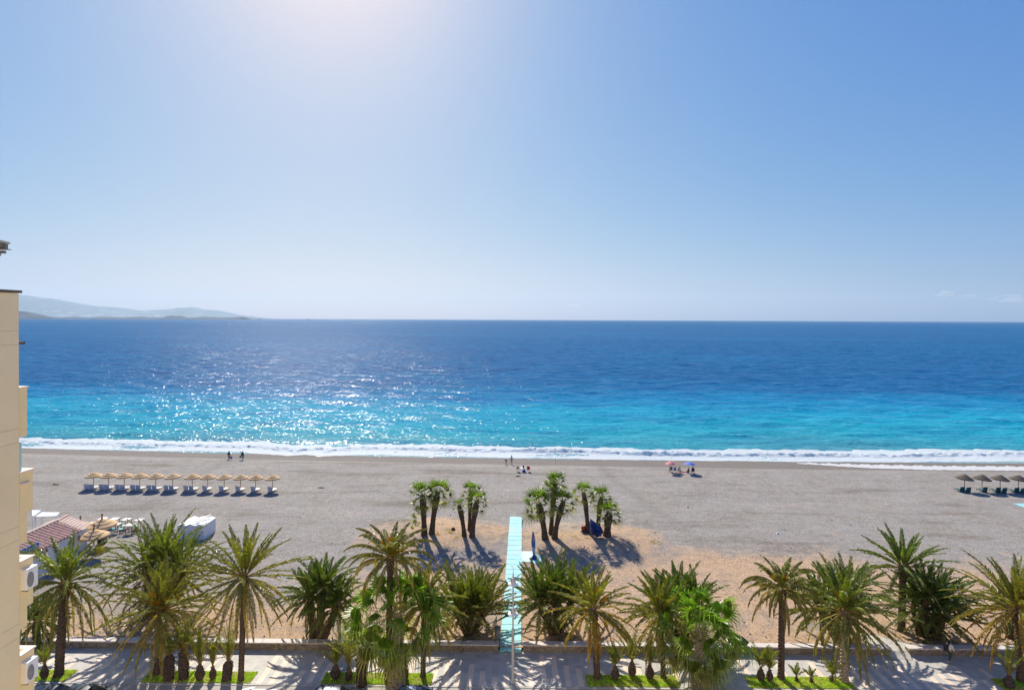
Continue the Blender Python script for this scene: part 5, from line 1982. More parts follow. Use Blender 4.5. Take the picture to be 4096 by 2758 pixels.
BEIGE = plain('beige_canvas', (0.62, 0.55, 0.40), 0.8, 0.08, 6)
REDC = plain('red_canvas', (0.50, 0.03, 0.03), 0.8, 0.08, 6)
STRIPE = plain('blue_striped_canvas', (0.22, 0.24, 0.48), 0.8, 0.3, 14)
BLK = plain('black_canvas', (0.02, 0.02, 0.028), 0.8, 0.15, 6)
folding_chair('empty beige folding chair beside the little picnic table', (2070, 1884), BEIGE, 0.15)
folding_chair('empty red folding chair beside the little picnic table', (2114, 1885), REDC, -0.1)
folding_chair('empty blue striped folding chair between two seated people', (2698, 1889), STRIPE, 0.0)
folding_chair('black folding chair under the pink umbrella with a person in it', (2682, 1887), BLK, 0.1)
folding_chair('black folding chair under the blue umbrella with a person in it', (2771, 1892), BLK, -0.15)
folding_chair('low folding chair holding the suntanned person in yellow shorts', (2713, 1891), BEIGE, 0.2)
g = ground(2091, 1885)
t = thing('picnic_table', 'little white picnic table between a beige and a red folding chair', 'table', g)
MB().bbox((0, 0, 0.68), (0.85, 0.6, 0.03), 0.012).build('table_top', SHEET, t)
for a in (-.38, .38):
    for b_ in (-.26, .26):
        MB().tube([(a, b_, -0.02), (a * 0.95, b_, 0.67)], 0.014, 6).build('leg', GALV, t)


def bag(label, loc, s, m, name='bag', strap=True):
    t = thing(name, label, 'bag', loc)
    mb = MB()
    mb.bbox((0, 0, s[2] / 2), s, min(s) * 0.35)
    mb.build('bag_body', m, t, smooth=True)
    if strap:
        MB().tube([(-s[0] * 0.3, 0, s[2] * 0.9), (-s[0] * 0.2, 0, s[2] * 1.25), (s[0] * 0.2, 0, s[2] * 1.25), (s[0] * 0.3, 0, s[2] * 0.9)], 0.015, 6).build('handle', m, t)
    return t


bag('black backpack lying on top of the little picnic table', (g.x + 0.12, g.y, g.z + 0.7), (0.34, 0.26, 0.36), BLK, 'backpack')
bag('large blue bag on the gravel under the little picnic table', (g.x + 0.2, g.y - 0.1, g.z), (0.62, 0.4, 0.34), BLUC, 'beach_bag')
bag('small brown bag lying against the blue one under the picnic table', (g.x + 0.3, g.y + 0.25, g.z), (0.3, 0.25, 0.42), WOOD, 'beach_bag')
g = ground(2222, 1858)
t = thing('fishing_rod', 'thin fishing rod standing upright near the water edge', 'fishing rod', g)
MB().tube([(0, 0, -0.2), (0.01, 0.02, 1.2), (0.0, 0.06, 2.6), (-0.02, 0.15, 3.3)], [0.02, 0.016, 0.01, 0.006], 6).build('rod', DARK, t)
MB().tube([(0.03, 0, 0.75), (0.09, 0, 0.75)], 0.04, 10).build('reel', FAND, t)
g = ground(2733, 1888)
mb = MB()
for i in range(7):
    for j in range(9):
        x, y = -0.9 + 1.8 * j / 8, -0.45 + 0.9 * i / 6
        mb.v.append((x + 0.03 * math.sin(i * 2), y + 0.03 * math.sin(j * 1.7), 0.04 + 0.02 * math.sin(i * 1.3 + j)))
for i in range(6):
    for j in range(8):
        a = i * 9 + j
        mb.f.append((a, a + 1, a + 10, a + 9))
        mb.m.append(0)
o = mb.build('beach_towel', PINK2, None, True, g)
tag(o, 'pink beach towel spread out between the two umbrellas', 'towel')
bag('small turquoise bag beside the suntanned person in yellow shorts', tuple(ground(2722, 1886)), (0.35, 0.25, 0.3), TEAL, 'beach_bag')

# ---------------------------------------------------------------- banner and tarpaulin
def banner_mat():
    m, nt, b = new_mat('banner_print')
    sx = nt.nodes.new('ShaderNodeSeparateXYZ')
    n = tex_noise(nt, 2.5, 3, 0.5)
    nt.links.new(coords(nt), sx.inputs[0])
    u = math_n(nt, 'ADD', math_n(nt, 'MULTIPLY', sx.outputs[2], 1 / 2.9), math_n(nt, 'MULTIPLY', math_n(nt, 'SUBTRACT', n.outputs[0], 0.5), 0.12))
    u = math_n(nt, 'ADD', u, math_n(nt, 'MULTIPLY', sx.outputs[0], 0.25))
    nt.links.new(ramp(nt, u, [(0.0, (0.03, 0.06, 0.32)), (0.2, (0.16, 0.22, 0.50)), (0.36, (0.30, 0.34, 0.55)), (0.43, (0.45, 0.55, 0.68)), (0.47, (0.02, 0.10, 0.36)), (0.72, (0.02, 0.16, 0.45)), (0.80, (0.35, 0.20, 0.22)), (0.9, (0.06, 0.10, 0.34))]), b.inputs['Base Color'])
    b.inputs['Roughness'].default_value = 0.7
    return m


g = ground(2135, 2236)
s = g.y / F
t = thing('sail_banner', 'tall narrow blue sail banner with a flared foot beside the boardwalk', 'banner', g)
mb = MB()
n = 12
prof = [(0.0, 0.10, 0.02), (0.5, 0.13, 0.0), (1.1, 0.20, -0.03), (1.7, 0.23, -0.05), (2.2, 0.19, -0.06), (2.6, 0.12, -0.08), (2.95, 0.02, -0.10)]
vs, fs = [], []
for z, hw, dx in prof:
    for q in range(5):
        v = q / 4 * 2 - 1
        vs.append((dx + v * hw, 0.05 * (1 - v * v) + 0.02 * math.sin(z * 4 + v), z + 0.25))
for i in range(len(prof) - 1):
    for q in range(4):
        a = i * 5 + q
        fs.append((a, a + 1, a + 6, a + 5))
m_ = len(vs)
vs += [(x, y - 0.012, z) for x, y, z in vs]
fs += [tuple(k + m_ for k in reversed(f)) for f in fs]
mb.add(vs, fs)
mb.build('banner_cloth', banner_mat(), t, smooth=True)
MB().tube([(0.0, 0.06, -0.1), (-0.02, 0.06, 1.5), (-0.09, 0.06, 3.2)], 0.02, 6).build('pole', GALV, t)
mb = MB()
mb.lathe([(0.42, -0.05), (0.40, 0.05), (0.22, 0.3), (0.08, 0.5)], n=14, sy=0.7, jit=lambda i, k: 1 + 0.12 * math.sin(k * 2.2 + i))
mb.build('foot_cover', plain('navy_cloth', (0.02, 0.03, 0.22), 0.75, 0.15, 5), t, smooth=True)

TARP = None


def tarp_mat():
    m, nt, b = new_mat('tarpaulin')
    n = tex_noise(nt, 1.6, 4, 0.6, None, 1.2)
    n2 = tex_noise(nt, 3.1, 3, 0.5)
    c = ramp(nt, n.outputs[0], [(0.35, (0.008, 0.012, 0.05)), (0.5, (0.01, 0.035, 0.20)), (0.62, (0.015, 0.07, 0.34)), (0.7, (0.01, 0.03, 0.16))])
    c = mix(nt, c, (0.45, 0.42, 0.50, 1), ramp(nt, n2.outputs[0], [(0.66, (0, 0, 0)), (0.72, (0.8, 0.8, 0.8))]))
    nt.links.new(c, b.inputs['Base Color'])
    b.inputs['Roughness'].default_value = 0.4
    return m


g = ground(2381, 2147)
s = g.y / F
t = thing('tarpaulin', 'crumpled blue tarpaulin slung between the fan palm trunks on the mound', 'tarpaulin', g)
out = [(1490, 170), (1620, 255), (1740, 340), (1795, 440), (1745, 555), (1620, 572), (1540, 520), (1480, 455), (1470, 330), (1470, 240)]
cx, cy = 1605, 575
O = [((a - cx) * 0.1717 * s, (cy - b_) * 0.1717 * s * 1.06) for a, b_ in out]
cen = (0.0, 0.85)
rings = 9
vs, fs = [(cen[0], -0.55, cen[1])], []
m_ = 40
r = random.Random(12)
for i in range(1, rings + 1):
    tt = i / rings
    for k in range(m_):
        u = k / m_ * len(O)
        a, b_ = O[int(u) % len(O)], O[(int(u) + 1) % len(O)]
        f_ = u - int(u)
        ox_, oz_ = a[0] * (1 - f_) + b_[0] * f_, a[1] * (1 - f_) + b_[1] * f_
        x, z = cen[0] + (ox_ - cen[0]) * tt, cen[1] + (oz_ - cen[1]) * tt
        y = -0.55 * math.sqrt(max(0, 1 - tt * tt)) + 0.10 * math.sin(k * 0.9 + i * 0.8) * tt + 0.06 * math.sin(k * 2.3)
        vs.append((x, y, max(-0.02, z)))
for k in range(m_):
    fs.append((0, 1 + k, 1 + (k + 1) % m_))
for i in range(rings - 1):
    for k in range(m_):
        a, b_ = 1 + i * m_ + k, 1 + i * m_ + (k + 1) % m_
        fs.append((a, b_, b_ + m_, a + m_))
o_ = len(vs)
vs.append((cen[0], 0.45, cen[1] * 0.9))
for k in range(m_):
    a, b_ = 1 + (rings - 1) * m_ + k, 1 + (rings - 1) * m_ + (k + 1) % m_
    fs.append((a, o_, b_))
mb = MB()
mb.add(vs, fs)
mb.build('cloth', tarp_mat(), t, smooth=False)
MB().tube([(O[0][0], 0.1, O[0][1]), (O[0][0] - 0.1, 0.5, O[0][1] + 0.25)], 0.012, 5).build('rope', GALV, t)
q = ground(2332, 2128)
bag('red bag leaning on a pile of dark gear next to the blue tarpaulin', (q.x, q.y, q.z + 0.35), (0.48, 0.35, 0.42), REDC, 'kit_bag')
bag('pile of black gear beside the blue tarpaulin', (q.x + 0.22, q.y + 0.12, q.z - 0.02), (0.75, 0.5, 0.8), BLK, 'gear_pile', False)
bag('small white bag at the top of the dark gear pile', (q.x + 0.42, q.y + 0.1, q.z + 0.85), (0.3, 0.25, 0.3), SHEET, 'kit_bag')
t = thing('camp_chair', 'thin framed camp chair lying folded by the red bag', 'camp chair', (q.x - 0.12, q.y - 0.3, q.z))
MB().tube([(-0.2, 0, 0.02), (-0.22, 0.05, 0.35), (0.0, 0.0, 0.42), (0.05, -0.05, 0.03)], 0.018, 6).tube([(0.12, 0, 0.02), (0.1, 0.05, 0.36), (0.32, 0, 0.3), (0.3, -0.05, 0.02)], 0.018, 6).build('chair_frame', FAND, t)
MB().bbox((0.0, 0.02, 0.22), (0.3, 0.05, 0.22), 0.015, rot=(0.2, 0, 0)).build('seat', BLK, t)
r = random.Random(31)
# dry tuft and stray stones on the mounds
STN = plain('pale_stone', (0.5, 0.47, 0.43), 0.9, 0.15, 8, 0.4)
k = 0
for (a, b_, lab, sc) in ((1812, 2117, 'dark dry stump on the mound by the short fan palm', 0.3),):
    g = ground(a, b_)
    mb = MB()
    mb.lathe([(0.32, -0.1), (0.28, 0.1), (0.16, 0.22), (0.03, 0.3)], n=9, jit=lambda i, k_: r.uniform(0.7, 1.25))
    o = mb.build('tree_stump', BARK3, None, False, g)
    tag(o, lab, 'stump')

# driftwood specks on the gravel
for i, (a, b_, lab) in enumerate(((222, 1938, 'dark piece of driftwood alone on the gravel near the apartment building'), (1284, 1951, 'dark piece of driftwood on the open gravel past the parasol row'), (2070, 1905, 'small dark clump of seaweed on the gravel below the folding chairs'))):
    g = ground(a, b_)
    mb = MB()
    mb.tube([(-0.55, 0, 0.03), (-0.2, 0.08, 0.10), (0.2, 0.02, 0.08), (0.6, 0.1, 0.03)], [0.04, 0.10, 0.09, 0.03], 7)
    mb.tube([(0.0, 0.03, 0.08), (0.15, -0.2, 0.12)], [0.05, 0.02], 6)
    o = mb.build('driftwood', DARK if i == 2 else WOOD, None, False, g)
    tag(o, lab, 'driftwood', 'scraps lying on the gravel')


# ---------------------------------------------------------------- loose stones and weeds


def pebbles():
    r = np.random.default_rng(77)
    n = 5200
    x = r.uniform(-60, 60, n)
    y = 49.2 + r.exponential(13, n)
    k = y < 108
    x, y = x[k], y[k]
    n = len(x)
    z = np.array([beach_z(a, b_) for a, b_ in zip(x, y)])
    s = r.lognormal(math.log(0.045), 0.45, n)
    base = np.array([[1, 0, 0], [0.3, 0.9, 0], [-0.8, 0.5, 0], [-0.7, -0.6, 0], [0.4, -0.8, 0], [0.1, 0.0, 0.75], [0, 0, -0.4]])
    f = np.array([[0, 1, 5], [1, 2, 5], [2, 3, 5], [3, 4, 5], [4, 0, 5], [1, 0, 6], [2, 1, 6], [3, 2, 6], [4, 3, 6], [0, 4, 6]])
    an = r.uniform(0, 6.28, n)
    ca, sa = np.cos(an)[:, None], np.sin(an)[:, None]
    b_ = base[None] * (s[:, None] * r.uniform(0.7, 1.4, (n, 3)))[:, None, :]
    V = np.stack([b_[..., 0] * ca - b_[..., 1] * sa + x[:, None], b_[..., 0] * sa + b_[..., 1] * ca + y[:, None], b_[..., 2] + z[:, None] + 0.01], -1).reshape(-1, 3)
    Fq = (f[None] + (np.arange(n) * 7)[:, None, None]).reshape(-1, 3)
    m, nt, b = new_mat('loose_stone')
    v = nt.nodes.new('ShaderNodeTexVoronoi')
    v.inputs['Scale'].default_value = 1.7
    nt.links.new(coords(nt), v.inputs['Vector'])
    sep = nt.nodes.new('ShaderNodeSeparateColor')
    nt.links.new(v.outputs['Color'], sep.inputs[0])
    nt.links.new(ramp(nt, sep.outputs[0], [(0.0, (0.14, 0.125, 0.11)), (0.4, (0.28, 0.26, 0.24)), (0.75, (0.50, 0.47, 0.43)), (1.0, (0.72, 0.70, 0.66))]), b.inputs['Base Color'])
    b.inputs['Roughness'].default_value = 0.85
    tag(mesh_np('pebbles', V, Fq, m, smooth=False), 'loose pale and dark stones scattered over the gravel beach', 'pebbles', kind='stuff')


pebbles()


def weeds():
    r = np.random.default_rng(41)
    P = []
    for mx, my, rx, ry, mh in MOUNDS:
        for k in range(26):
            a, q = r.uniform(0, 6.28), r.uniform(0.1, 0.95)
            P.append((mx + math.cos(a) * rx * q, my + math.sin(a) * ry * q))
    for k in range(90):
        P.append((r.uniform(-45, 45), r.uniform(49.1, 53.5)))
    for k in range(10):
        c = ground(r.uniform(2090, 2200), r.uniform(2215, 2250))
        P.append((c.x, c.y))
    V, T, Cc, nv = [], [], [], 0
    for (x, y) in P:
        if -1.3 < x < 0.9:
            continue
        n = int(r.uniform(14, 42))
        rad = r.uniform(0.12, 0.4)
        xx, yy = x + r.normal(0, rad, n), y + r.normal(0, rad, n)
        zz = np.array([beach_z(a, b_) for a, b_ in zip(xx, yy)])
        hh = r.uniform(0.06, 0.22, n)
        an, le = r.uniform(0, 6.28, n), r.uniform(0, 6.28, n)
        p = np.stack([xx, yy, zz - 0.01], -1)
        sd = np.stack([np.cos(an), np.sin(an), np.zeros(n)], -1) * r.uniform(0.012, 0.03, n)[:, None]
        tp = p + np.stack([np.cos(le) * hh, np.sin(le) * hh, hh], -1)
        V.append(np.stack([p - sd, p + sd, tp], 1).reshape(-1, 3))
        g = r.uniform(0, 1)
        cc = (np.array([[0.30, 0.23, 0.10]]) * (1 - g) + np.array([[0.10, 0.13, 0.03]]) * g) * r.uniform(0.7, 1.2, (n, 1))
        Cc.append(np.repeat(cc, 3, 0))
        q = nv + np.arange(n) * 3
        T.append(np.stack([q, q + 1, q + 2], -1))
        nv += n * 3
    o = finish_leaf('weeds', np.concatenate(V), np.concatenate(T), np.concatenate(Cc), bpy.data.materials['grass_blade'], None)
    tag(o, 'sparse dry weeds on the sandy mounds and along the low wall', 'weeds', kind='stuff')


weeds()

# ---------------------------------------------------------------- people


def skin_mesh(V, E, Rr, root, levels=1):
    me = bpy.data.meshes.new('tmp')
    me.from_pydata(V, E, [])
    o = bpy.data.objects.new('tmp', me)
    COL.objects.link(o)
    md = o.modifiers.new('s', 'SKIN')
    md.use_smooth_shade = True
    for i, sv_ in enumerate(me.skin_vertices[0].data):
        q = Rr[i]
        sv_.radius = (q, q) if not hasattr(q, '__len__') else q
        sv_.use_root = (i == root)
    s2 = o.modifiers.new('u', 'SUBSURF')
    s2.levels = s2.render_levels = levels
    bpy.context.view_layer.update()
    out = bpy.data.meshes.new_from_object(o.evaluated_get(bpy.context.evaluated_depsgraph_get()))
    bpy.data.objects.remove(o)
    vs = [tuple(v.co) for v in out.vertices]
    fs = [tuple(p.vertices) for p in out.polygons]
    bpy.data.meshes.remove(out)
    return vs, fs


STAND = dict(pel=(0, 0, .93), sp=(0, -.01, 1.10), ch=(0, 0, 1.30), nk=(0, 0, 1.47), h1=(0, .02, 1.56), h2=(0, .02, 1.67),
             sL=(-.18, 0, 1.41), eL=(-.24, -.02, 1.13), wL=(-.25, .06, .90), sR=(.18, 0, 1.41), eR=(.24, -.02, 1.13), wR=(.25, .06, .90),
             hL=(-.09, 0, .90), kL=(-.10, .03, .49), aL=(-.10, -.02, .08), tL=(-.11, .15, .03), hR=(.09, 0, .90), kR=(.10, .03, .49), aR=(.10, -.02, .08), tR=(.11, .15, .03))


def pose(**k):
    d = dict(STAND)
    d.update(k)
    return d


WALK = pose(kL=(-.10, .20, .52), aL=(-.10, .24, .10), tL=(-.10, .40, .04), kR=(.10, .02, .50), aR=(.10, -.26, .12), tR=(.10, -.14, .03), wL=(-.26, -.10, .92), eL=(-.25, -.12, 1.14), wR=(.27, .18, .94), eR=(.25, .02, 1.14))
CARRY = pose(wR=(.30, .02, .86), wL=(-.29, .04, .86), kL=(-.10, .12, .50), aL=(-.10, .14, .08), tL=(-.10, .30, .03), aR=(.10, -.16, .10), tR=(.10, -.02, .03))
BEND = pose(sp=(0, .12, 1.08), ch=(0, .33, 1.20), nk=(0, .47, 1.25), h1=(0, .56, 1.24), h2=(0, .65, 1.20), sL=(-.17, .38, 1.21), eL=(-.20, .42, .95), wL=(-.14, .50, .72), sR=(.17, .38, 1.21), eR=(.22, .44, .95), wR=(.12, .52, .72))
AKIMBO = pose(eL=(-.38, -.06, 1.16), wL=(-.20, .03, .99), eR=(.38, -.06, 1.16), wR=(.20, .03, .99))
SIT = pose(pel=(0, 0, .48), sp=(0, -.05, .66), ch=(0, -.10, .86), nk=(0, -.10, 1.02), h1=(0, -.07, 1.11), h2=(0, -.06, 1.22), sL=(-.18, -.10, .96), eL=(-.26, -.02, .70), wL=(-.24, .22, .66), sR=(.18, -.10, .96), eR=(.26, -.02, .70), wR=(.24, .22, .66),
           hL=(-.09, .02, .46), kL=(-.12, .46, .48), aL=(-.12, .52, .08), tL=(-.13, .70, .04), hR=(.09, .02, .46), kR=(.12, .46, .48), aR=(.12, .52, .08), tR=(.13, .70, .04))
LEAN = dict(SIT)
LEAN.update(sp=(.05, .06, .66), ch=(.14, .14, .83), nk=(.20, .20, .97), h1=(.23, .24, 1.06), h2=(.25, .26, 1.16), sL=(-.04, .12, .93), eL=(-.12, .26, .68), wL=(-.02, .44, .52), sR=(.31, .14, .88), eR=(.42, .25, .62), wR=(.44, .34, .36))
FLOOR = pose(pel=(0, 0, .12), sp=(0, -.04, .30), ch=(0, -.06, .50), nk=(0, -.05, .66), h1=(0, -.02, .75), h2=(0, -.01, .86), sL=(-.17, -.06, .60), eL=(-.27, .02, .36), wL=(-.20, .26, .34), sR=(.17, -.06, .60), eR=(.30, -.12, .36), wR=(.36, -.06, .08),
             hL=(-.09, .04, .11), kL=(-.12, .38, .42), aL=(-.10, .58, .08), tL=(-.10, .74, .04), hR=(.09, .04, .11), kR=(.12, .46, .10), aR=(.10, .86, .07), tR=(.12, 1.0, .12))
LIE = dict(pel=(0, 0, .12), sp=(0, -.17, .12), ch=(0, -.36, .13), nk=(0, -.53, .12), h1=(0, -.62, .13), h2=(0, -.73, .14), sL=(-.18, -.47, .12), eL=(-.30, -.22, .10), wL=(-.28, .02, .08), sR=(.18, -.47, .12), eR=(.30, -.22, .10), wR=(.28, .02, .08),
           hL=(-.09, .03, .11), kL=(-.11, .44, .10), aL=(-.11, .85, .08), tL=(-.13, .92, .16), hR=(.09, .03, .11), kR=(.11, .44, .10), aR=(.11, .85, .08), tR=(.13, .92, .16))
SKINM = plain('skin', (0.42, 0.25, 0.17), 0.55, 0.06, 9)
SKINT = plain('skin_tanned', (0.36, 0.17, 0.09), 0.5, 0.06, 9)
HAIRD = plain('hair_dark', (0.02, 0.014, 0.01), 0.6, 0.2, 30)
SHOE = plain('shoe', (0.30, 0.22, 0.20), 0.7, 0.1, 10)


def cloth(name, c):
    return plain('cloth_' + name, c, 0.85, 0.12, 7)


def person(label, loc, rz, P, skin, top=None, legs=None, legs_to='a', shoes=None, hat=None, hair=HAIRD, sleeves='e', scale=1.0, long_hair=False):
    t = thing('person', label, 'person', loc, rz)
    t.scale = (scale,) * 3
    P = {k: Vector(v) for k, v in P.items()}
    mid = lambda a, b, f=0.5: P[a].lerp(P[b], f)
    fwd = Vector((0, 1, 0))
    hd = (P['h2'] - P['h1']).normalized()
    names = ['pel', 'sp', 'ch', 'nk', 'h1', 'h2', 'sL', 'eL', 'wL', 'sR', 'eR', 'wR', 'hL', 'kL', 'aL', 'tL', 'hR', 'kR', 'aR', 'tR']
    V = [P[n] for n in names]
    ix = {n: i for i, n in enumerate(names)}
    rad = dict(pel=(.135, .105), sp=(.125, .095), ch=(.15, .105), nk=.052, h1=.075, h2=.082, sL=.058, eL=.041, wL=.028, sR=.058, eR=.041, wR=.028, hL=.085, kL=.056, aL=.038, tL=.036, hR=.085, kR=.056, aR=.038, tR=.036)
    Rr = [rad[n] for n in names]
    Ed = [('pel', 'sp'), ('sp', 'ch'), ('ch', 'nk'), ('nk', 'h1'), ('h1', 'h2'), ('ch', 'sL'), ('sL', 'eL'), ('eL', 'wL'), ('ch', 'sR'), ('sR', 'eR'), ('eR', 'wR'), ('pel', 'hL'), ('hL', 'kL'), ('kL', 'aL'), ('aL', 'tL'), ('pel', 'hR'), ('hR', 'kR'), ('kR', 'aR'), ('aR', 'tR')]
    E = [(ix[a], ix[b]) for a, b in Ed]
    # palms and fingers as tapering branches of the same skeleton
    for sd in 'LR':
        w_, e_ = P['w' + sd], P['e' + sd]
        d = (w_ - e_).normalized()
        sx = Vector((1 if sd == 'L' else -1, 0, 0))
        sx = (sx - d * sx.dot(d)).normalized()
        nn = d.cross(sx)
        pm = w_ + d * 0.075
        i0 = len(V)
        V.append(pm)
        Rr.append((.036, .016))
        E.append((ix['w' + sd], i0))
        for f, (off, ln) in enumerate(((-.030, .062), (-.011, .075), (.010, .070), (.029, .055))):
            a = len(V)
            side = nn * off
            V.append(pm + d * 0.035 + side)
            V.append(pm + d * (0.035 + ln * 0.55) + side * 1.1 + sx * 0.008)
            V.append(pm + d * (0.035 + ln * 0.95) + side * 1.1 + sx * 0.026)
            Rr.extend([.0095, .0088, .007])
            E.extend([(i0, a), (a, a + 1), (a + 1, a + 2)])
        a = len(V)
        V.append(w_ + d * 0.045 - nn * 0.040)
        V.append(w_ + d * 0.080 - nn * 0.062 + sx * 0.012)
        Rr.extend([.011, .008])
        E.extend([(ix['w' + sd], a), (a, a + 1)])
    vs, fs = skin_mesh([tuple(v) for v in V], E, Rr, 0)
    mb = MB()
    mb.add(vs, fs, 0)
    c = P['h1'].lerp(P['h2'], 0.45)
    face = fwd if abs(hd.z) > 0.5 else Vector((0, 0, -1 if hd.y > 0 else 1))
    face = (face - hd * face.dot(hd)).normalized()
    rt = face.cross(hd)
    mb.ball(c + hd * 0.02, (0.078, 0.095, 0.115), 0, 14, 10)
    mb.ball(c + face * 0.098 - hd * 0.01, (0.014, 0.02, 0.022), 0, 8, 6)
    for s_ in (-1, 1):
        mb.ball(c + face * 0.085 + rt * 0.032 * s_ + hd * 0.015, 0.011, 1, 8, 6)
        mb.ball(c + rt * 0.083 * s_, (0.014, 0.024, 0.032), 0, 8, 6)
    mb.ball(c + face * 0.088 - hd * 0.05, (0.026, 0.010, 0.009), 2, 8, 6)
    body = mb.build('body', [skin, HAIRD, REDC], t, smooth=True)

    def garment(nm, pts, edges, radii, m):
        v2, f2 = skin_mesh([tuple(p) for p in pts], edges, radii, 0)
        return MB().add(v2, f2).build(nm, m, t, smooth=True)
    if top:
        fr = 0.75 if sleeves == 'e' else 1.0
        pts = [P['pel'], P['sp'], P['ch'], P['ch'].lerp(P['nk'], .6), P['sL'], mid('sL', 'eL', fr), P['sR'], mid('sR', 'eR', fr)]
        rr_ = [(.158, .128), (.148, .115), (.168, .122), .075, .075, .062, .075, .062]
        ee = [(0, 1), (1, 2), (2, 3), (2, 4), (4, 5), (2, 6), (6, 7)]
        if sleeves == 'w':
            pts += [mid('eL', 'wL', .9), mid('eR', 'wR', .9)]
            rr_ += [.045, .045]
            ee += [(5, 8), (7, 9)]
        garment('shirt', pts, ee, rr_, top)
    if legs:
        e = 0.92 if legs_to == 'a' else 0.1
        pts = [P['pel'] + (P['sp'] - P['pel']) * .25, P['pel'], P['hL'], P['kL'] if legs_to == 'a' else mid('hL', 'kL', .8), P['hR'], P['kR'] if legs_to == 'a' else mid('hR', 'kR', .8)]
        rr_ = [(.145, .115), (.15, .122), .10, .075, .10, .075]
        ee = [(0, 1), (1, 2), (2, 3), (1, 4), (4, 5)]
        if legs_to == 'a':
            pts += [mid('kL', 'aL', .88), mid('kR', 'aR', .88)]
            rr_ += [.056, .056]
            ee += [(3, 6), (5, 7)]
        garment('trousers' if legs_to == 'a' else 'shorts', pts, ee, rr_, legs)
    for sd in 'LR':
        a, b_ = P['a' + sd], P['t' + sd]
        dd = (b_ - a).normalized()
        v2 = MB().tube([a + Vector((0, 0, .03)) - dd * .05, a - dd * .04 + Vector((0, 0, -.035)), a.lerp(b_, .5) + Vector((0, 0, -.01)), b_ + dd * .05], [.04, .048, .05, .028], 8)
        v2.build('shoe', shoes or SHOE, t, smooth=True)
    hb = MB()
    hb.ball(c + hd * 0.05 - face * 0.018, (0.09, 0.10, 0.098), None, 14, 8)
    if long_hair:
        hb.tube([c + hd * .06 - face * .07, c - hd * .05 - face * .11, c - hd * .22 - face * .10], [.07, .075, .04], 10)
    hb.build('hair', hair, t, smooth=True)
    if hat:
        q = MB()
        q.lathe([(0.16, 0.0), (0.15, 0.015), (0.10, 0.02), (0.095, 0.09), (0.06, 0.125), (0.005, 0.13)], n=16)
        q.move(Matrix.Translation(c + hd * 0.06) @ Vector((0, 0, 1)).rotation_difference(hd).to_matrix().to_4x4())
        q.build('hat', hat, t, smooth=True)
    return t


NAVY = cloth('navy', (0.02, 0.025, 0.06))
BLACKC = cloth('black', (0.015, 0.015, 0.018))
WHITEC = cloth('white', (0.75, 0.74, 0.74))
GREENC = cloth('green', (0.02, 0.08, 0.05))
GREYC = cloth('grey', (0.28, 0.27, 0.29))
YELC = cloth('yellow', (0.62, 0.50, 0.06))
GB_ = cloth('grey_blue', (0.16, 0.19, 0.27))

g = ground(916, 1837)
person('person in dark clothes walking by the sea with a blue bag, nearer the parasol row', g, 0.25, CARRY, SKINM, NAVY, BLACKC, 'a', sleeves='w', hat=WHITEC)
bag('blue bag carried by the walker nearer the parasol row', (g.x + 0.44, g.y + 0.02, g.z + 0.18), (0.42, 0.28, 0.46), BLUC, 'carried_bag')
bag('dark red backpack on the back of the walker nearer the parasol row', (g.x + 0.03, g.y - 0.22, g.z + 1.02), (0.32, 0.2, 0.42), cloth('maroon', (0.10, 0.02, 0.03)), 'backpack', False)
g = ground(971, 1839)
person('person in black walking by the sea loaded with bags, farther from the parasol row', g, -0.2, CARRY, SKINM, BLACKC, cloth('olive', (0.05, 0.05, 0.03)), 'a', sleeves='w', hat=BLACKC)
bag('pale grey bag carried by the walker dressed in black', (g.x - 0.46, g.y + 0.05, g.z + 0.38), (0.38, 0.28, 0.55), GREYC, 'carried_bag')
bag('big dark rucksack on the back of the walker dressed in black', (g.x + 0.03, g.y - 0.25, g.z + 0.95), (0.46, 0.28, 0.58), GREENC, 'backpack', False)
t = thing('folded_umbrella', 'folded dark umbrella over the shoulder of the walker dressed in black', 'umbrella', (g.x - 0.2, g.y, g.z + 1.42))
MB().tube([(0.25, -0.1, -0.08), (-0.1, 0.05, 0.1), (-0.55, 0.2, 0.28)], [0.02, 0.06, 0.03], 8).build('furled_cloth', BLACKC, t)
MB().tube([(0.24, -0.1, -0.08), (0.42, -0.16, -0.16)], 0.012, 6).build('handle', WOOD, t)
person('person in a white top and dark shorts bending forward near the water', ground(2025, 1858), 0.35, BEND, SKINM, WHITEC, NAVY, 'k')
person('shirtless person in grey shorts and a dark hat with hands on the hips', ground(2046, 1859), -0.1, AKIMBO, SKINM, None, GB_, 'k', hat=BLACKC, scale=1.05)
g = ground(2682, 1888)
person('person in black sitting in a chair under the pink umbrella', (g.x, g.y, g.z - 0.03), 0.1, SIT, SKINM, BLACKC, GREYC, 'k')
g = ground(2713, 1891)
person('suntanned person in yellow shorts leaning sideways from a low chair', (g.x, g.y, g.z - 0.03), -0.3, LEAN, SKINT, None, YELC, 'k')
g = ground(2771, 1892)
person('person in navy sitting in a chair under the blue umbrella', (g.x, g.y, g.z - 0.03), -0.15, SIT, SKINM, NAVY, BLACKC, 'k')
g = ground(2753, 1891)
person('suntanned person with long dark hair sitting on the gravel before the pink towel', (g.x, g.y, g.z), 0.5, FLOOR, SKINT, cloth('brown', (0.09, 0.04, 0.03)), BLACKC, 'k', long_hair=True)
g = ground(2738, 1888)
person('small person in pale clothes lying on the pink towel', (g.x - 0.1, g.y + 0.02, g.z + 0.01), 1.5, LIE, SKINM, WHITEC, cloth('rose', (0.6, 0.16, 0.2)), 'k', scale=0.8)
g = at_z(3798, 2646, 0)
person('person in a white shirt and green trousers walking along the promenade wall', g, -1.15, WALK, SKINM, WHITEC, GREENC, 'a', sleeves='w', shoes=cloth('pink_shoe', (0.5, 0.26, 0.24)), long_hair=True)
